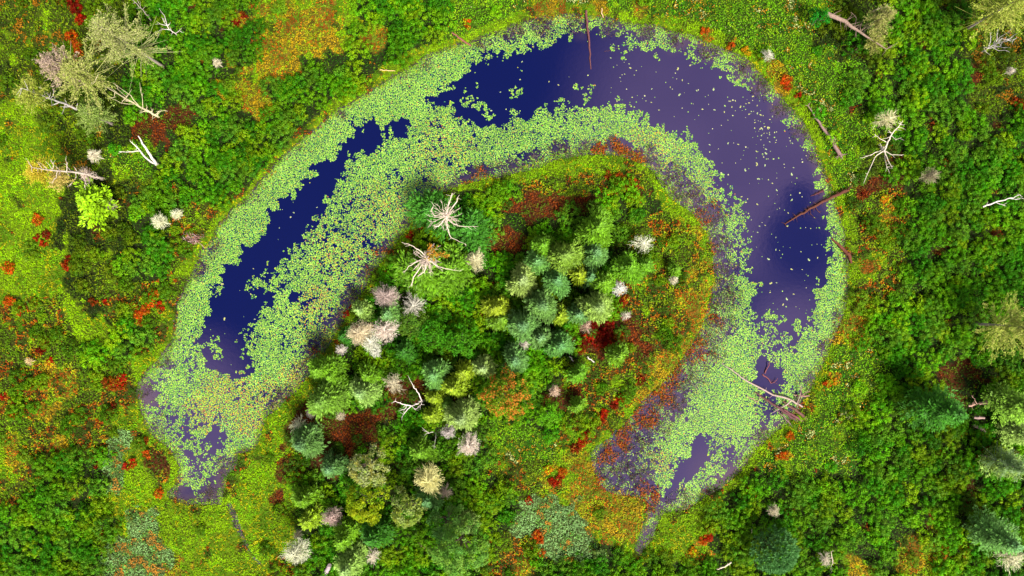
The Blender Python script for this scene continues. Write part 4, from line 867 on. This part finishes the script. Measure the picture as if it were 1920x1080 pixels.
deadwood('fallen_log', 'white splintered stick right of the red shrub patch', 'log', [(1101,669,.9),(1108,674,1),(1114,679,1)], [.05,.08,.08], [], WH, 0, .4, 37, f=.85)
deadwood('fallen_log', 'thin white stick below the red shrub patch', 'log', [(1067,668,1),(1072,673,1),(1075,677,1)], [.05,.07,.05], [], WH, 0, .4, 38, f=.85)
deadwood('fallen_log', 'pinkish leaning log in the dark gap left of the maple', 'log', [(1876-1005,745,2),(874,753,2.6),(877,760,3)], [.09,.09,.07], [], (186,150,140), 0, .4, 39, f=.7)
deadwood('dead_tree', 'grey bent snag at the top of the right thicket', 'dead tree', [(1635,22,1.5),(1645,17,2.5),(1668,12,3.5)], [.06,.09,.04], [], (196,176,160), 4, .6, 40, f=.75)
deadwood('dead_tree', 'grey twisted snag on the lower right heath', 'dead tree', [(1556,1070,.5),(1561,1055,2),(1558,1035,4)], [.1,.08,.04], [([(1560,1052,2),(1553,1057,2.6),(1548,1058,3)],[.05,.04,.02]), ([(1562,1065,1),(1556,1078,1.4)],[.07,.04])], (226,200,186), 4, .5, 41, f=.8)
# thin crowns still carried by three of the leaning trunks
for key, x, y, r, h, gr, c in (("cream bare tree with many", 148, 138, 4.6, 20, .6, (158,172,74)), ("cream bare tree with many", 110, 126, 3.2, 21, .2, (160,152,100)), ("grey-white bare trunk leaning", 58, 178, 3.0, 12, .6, (146,164,50)), ("pale bare trunk with crooked", 70, 322, 2.1, 13, .7, (190,180,40)), ("pale bare trunk with crooked", 110, 335, 1.8, 10, .5, (180,172,70)), ("long reddish grey trunk", 1640, 78, 2.0, 4, .6, (140,150,60))):
    o_ = [o for o in COL.objects if o.get('label', '').startswith(key)][0]
    cr, tk = feather(r, h * .35, 560 + int(x), int(50 + 16 * r), gr)
    cx_, cy_ = W(x, y, h * .85)
    q = obj('foliage', cr, o_); q['tint'] = tint(c, .7); q.location = Vector((cx_, cy_, h * .62)) - Vector(o_.location)
# brush pile of tangled sticks
r = bpy.data.objects.new('brush_pile', None); COL.objects.link(r); b = P3((358, 448, .3)); r.location = b
tag(r, 'brown brush pile of tangled sticks on the left bank', 'brush pile')
for i in range(110):
    a = R_.gauss(.5, .7); x, y = 358 + R_.gauss(0, 10), 447 + R_.gauss(0, 5.5); z = .5 + R_.uniform(0, .8) * (1 - abs(x - 358) / 40)
    wx, wy = W(x, y, z); l = R_.uniform(.4, 1.1); d = np.array([math.cos(a) * l, -math.sin(a) * l, R_.uniform(-.15, .15)])
    p = np.array([wx, wy, z]) - b
    A = Acc(); A.tube([p - d / 2, p + d * .1 + [0, 0, .05], p + d / 2], [.045, .04, .02], 4, np.array(C(*R_.choice([(150,110,104), (176,130,120), (210,180,170), (120,84,84)]), .7))); obj('stick', A.mesh('stick', M_WOOD), r)

# ------------------------------------------------------------------ red, rust and orange shrubs seen one by one
RD = {'r': (186,34,8), 'd': (136,22,6), 'o': (214,92,10), 'u': (170,70,12), 'y': (224,156,14)}
RN = {'r': 'scarlet shrub', 'd': 'dark crimson shrub', 'o': 'orange-red shrub', 'u': 'rust brown shrub', 'y': 'golden orange shrub'}
REDS = [(143,8,13,'d'),(150,22,13,'d'),(155,38,10,'r'),(140,73,13,'o'),(146,90,11,'o'),(150,100,7,'d'),(122,103,7,'d'),(77,412,11,'o'),(90,440,9,'d'),(84,457,6,'r'),(71,446,5,'r'),(19,502,11,'o'),(20,566,10,'o'),(40,582,7,'r'),(127,497,9,'r'),(131,484,5,'d'),(291,552,9,'o'),(284,566,9,'o'),(275,580,9,'o'),(262,590,9,'o'),(270,602,8,'u'),(258,580,7,'u'),(300,572,7,'r'),(88,640,9,'d'),(80,657,7,'d'),(97,676,6,'r'),(200,566,5,'r'),(178,566,7,'u'),(205,716,12,'u'),(218,720,11,'u'),(230,708,9,'r'),(226,724,7,'r'),(213,765,7,'d'),(184,852,6,'d'),(185,870,6,'d'),(171,860,4,'r'),(241,873,7,'r'),(252,864,6,'r'),(30,778,7,'o'),(9,742,6,'r'),(188,790,6,'u'),(196,1005,9,'o'),(297,925,9,'o'),(275,850,7,'o'),(270,830,7,'u'),(416,18,8,'d'),(421,32,7,'d'),(458,30,6,'d'),(445,46,8,'d'),(876,44,7,'o'),(377,110,6,'u'),(769,443,7,'r'),(648,589,6,'r'),(658,576,4,'r'),(865,587,8,'d'),(1160,338,11,'u'),(1168,350,10,'u'),(1188,345,11,'u'),(1149,361,6,'r'),(1180,372,10,'u'),(1192,366,8,'u'),(1130,600,12,'d'),(1110,612,14,'d'),(1140,620,13,'d'),(1120,640,14,'d'),(1128,630,14,'d'),(1106,628,13,'r'),(1134,644,11,'r'),(1142,608,11,'d'),(1095,640,12,'d'),(1160,628,10,'u'),(1150,650,9,'d'),(1160,568,10,'d'),(1171,560,8,'u'),(1150,585,8,'d'),(1088,655,9,'u'),(1202,713,9,'d'),(1167,742,8,'r'),(1160,750,8,'r'),(1150,760,8,'d'),(1134,773,8,'r'),(1128,784,9,'r'),(1120,795,8,'d'),(1104,803,8,'d'),(1099,815,8,'r'),(1090,828,9,'r'),(1080,840,9,'d'),(1055,882,8,'o'),(1050,893,6,'r'),(1035,902,8,'r'),(1043,905,6,'r'),(1027,878,9,'y'),(992,938,8,'r'),(1005,1000,9,'o'),(1012,1012,7,'o'),(1014,1035,8,'o'),(1403,922,7,'r'),(1411,928,6,'y'),(1330,996,9,'r'),(1325,1006,8,'r'),(1315,1012,8,'o'),(1337,985,5,'r'),(1299,1033,9,'y'),(1470,852,8,'o'),(1458,856,6,'o'),(1482,818,8,'o'),(1760,848,6,'d'),(1845,838,9,'u'),(1836,850,8,'u'),(1826,872,8,'u'),(1838,880,6,'u'),(1800,1024,9,'d'),(1808,1034,7,'o'),(1765,1026,10,'u'),(1902,195,10,'u'),(1912,202,7,'u'),(1842,121,4,'o'),(1620,420,7,'u'),(1472,150,10,'o'),(1477,162,8,'u'),(1371,84,6,'o'),(1321,58,7,'o'),(1399,95,7,'y'),(1497,178,5,'r'),(1620,365,5,'d'),(1655,372,8,'y'),(1560,715,7,'y'),(1550,720,6,'o'),(1140,330,7,'u'),(1300,655,6,'o'),(905,590,7,'d'),(885,690,0,'u'),(1010,470,0,'u')]
for x, y, r, k in REDS:
    if r < 3: continue
    Rm = r * S; v = 0 if Rm < .62 else (1 if R_.random() < .5 else 3) if Rm < .95 else 2
    o = obj('shrub', RED_S[v]); place_mesh(o, x, y, .6, R_.uniform(0, 6.28), Rm / (.55, .8, 1.1, .8)[v] * 1.0)
    o['tint'] = [q * R_.uniform(.85, 1.15) for q in tint(RD[k], .5)]
    tag(o, label_for(('tiny ' if r < 7 else 'low ' if r < 10 else 'broad ') + RN[k], x, y), 'shrub', 'red and orange shrubs in the bog')

# ------------------------------------------------------------------ green shrubs
SP = {'D': 1.0, 'k': .45, 'm': .30, 'g': .22, 'n': .10, 'o': .06, 'r': .16, 'y': .03, 'c': .02}
TCOL = {'D': [(90,168,8), (104,174,12), (64,144,10), (96,160,28), (124,178,10)], 'k': [(76,112,8), (94,128,8)], 'm': [(112,162,10), (80,136,10)], 'g': [(104,150,8), (80,126,8)], 'n': [(72,160,12), (126,195,14)], 'o': [(110,160,24)], 'r': [(76,125,24)], 'y': [(110,160,24)], 'c': [(130,180,90)]}
sp = 25.0
X, Y = np.meshgrid(np.arange(-120, 2040, sp), np.arange(-120, 1200, sp))
X = X.ravel() + rng.uniform(-11, 11, X.size); Y = Y.ravel() + rng.uniform(-11, 11, Y.size)
s = shore(X, Y); k_ = s > 22; X, Y, s = X[k_], Y[k_], s[k_]
cl = cls(X, Y); pts = []
tr_ = np.array(TREES)
for x, y, c, sv in zip(X, Y, cl, s):
    k = KEYS[c]
    if R_.random() > SP[k]: continue
    if np.min(np.hypot(tr_[:, 0] - x, tr_[:, 1] - y)) < 13: continue
    if fbm(np.array([x]), np.array([y]), 70, 120)[0] < .36 and R_.random() < .35: continue
    r = R_.uniform(13, 27) if k == 'D' else R_.uniform(9, 19)
    r = min(r, sv * .8)
    pts.append((x, y, max(9, r), k))
vis = [p for p in pts if -5 < p[0] < 1925 and -5 < p[1] < 1085]
vis.sort(key=lambda p: -p[2]); ind = set(vis[:170])
print('shrubs', len(pts), 'in view', len(vis))
def pick(r):
    Rm = r * S; return min(range(8), key=lambda q: abs(SH_R[q] - Rm) + R_.uniform(0, .2))
NM = {'D': ['deep green alder shrub', 'bright green alder shrub', 'dark green alder shrub', 'grey-green willow shrub', 'yellow-green alder shrub']}
rest = []; src = {}
for p in pts:
    x, y, r, k = p; v = pick(r); ci = R_.randrange(len(TCOL[k]))
    q = R_.uniform(.8, 1.18); q2 = .7 + .6 * float(vn(np.array([x]), np.array([y]), 110, 130)[0])
    tn = [a * q * q2 for a in tint(TCOL[k][ci], .60)]
    scl = r * S / SH_R[v]; rz = R_.uniform(0, 6.28)
    if p in ind:
        o = obj('shrub', SH[v]); place_mesh(o, x, y, 1.4, rz, scl); o['tint'] = tn
        tag(o, label_for(NM['D'][ci % 5] if k == 'D' else 'olive green shrub', x, y), 'shrub', 'green shrubs of the thicket'); src[v] = o
    else: rest.append((x, y, v, tn, scl, rz))
for v in range(8):
    if v not in src:
        x, y, _, tn, scl, rz = [q for q in rest if q[2] == v][0]
        o = obj('shrub', SH[v]); place_mesh(o, x, y, 1.2, rz, scl); o['tint'] = tn
        tag(o, label_for('small green shrub', x, y), 'shrub', 'green shrubs of the thicket'); src[v] = o
# the smaller ones: one object, geometry nodes
me = bpy.data.meshes.new('shrub_thicket')
co = []
for x, y, v, tn, scl, rz in rest:
    wx, wy = W(x, y, 1.2); co.append((wx, wy, float(ground_z(np.array([x]), np.array([y]))[0])))
me.from_pydata(co, [], [])
at = me.attributes.new('tint', 'FLOAT_COLOR', 'POINT'); at.data.foreach_set('color', np.array([t[3] + [1.0] for t in rest], np.float32).ravel())
at = me.attributes.new('size', 'FLOAT', 'POINT'); at.data.foreach_set('value', np.array([t[4] for t in rest], np.float32))
at = me.attributes.new('turn', 'FLOAT_VECTOR', 'POINT'); at.data.foreach_set('vector', np.array([(0, 0, t[5]) for t in rest], np.float32).ravel())
at = me.attributes.new('variant', 'INT', 'POINT'); at.data.foreach_set('value', np.array([t[2] for t in rest], np.int32))
th = obj('shrub_thicket', me); tag(th, 'smaller green shrubs filling the thicket and heath', 'shrubs', kind='stuff')
G = bpy.data.node_groups.new('scatter', 'GeometryNodeTree')
G.interface.new_socket('Geometry', in_out='INPUT', socket_type='NodeSocketGeometry'); G.interface.new_socket('Geometry', in_out='OUTPUT', socket_type='NodeSocketGeometry')
gi = G.nodes.new('NodeGroupInput'); go = G.nodes.new('NodeGroupOutput'); jn = G.nodes.new('GeometryNodeJoinGeometry')
def named(nm, ty):
    a = G.nodes.new('GeometryNodeInputNamedAttribute'); a.data_type = ty; a.inputs['Name'].default_value = nm; return a.outputs['Attribute']
vs, ss, ts = named('variant', 'INT'), named('size', 'FLOAT'), named('turn', 'FLOAT_VECTOR')
for v in range(8):
    ip = G.nodes.new('GeometryNodeInstanceOnPoints'); oi = G.nodes.new('GeometryNodeObjectInfo'); oi.inputs[0].default_value = src[v]
    cp = G.nodes.new('FunctionNodeCompare'); cp.data_type = 'INT'; cp.operation = 'EQUAL'
    si = [q for q in cp.inputs if q.type == 'INT']; G.links.new(vs, si[0]); si[1].default_value = v
    G.links.new(gi.outputs[0], ip.inputs['Points']); G.links.new(cp.outputs[0], ip.inputs['Selection']); G.links.new(oi.outputs['Geometry'], ip.inputs['Instance'])
    G.links.new(ts, ip.inputs['Rotation']); G.links.new(ss, ip.inputs['Scale']); G.links.new(ip.outputs[0], jn.inputs[0])
G.links.new(jn.outputs[0], go.inputs[0])
md = th.modifiers.new('scatter', 'NODES'); md.node_group = G
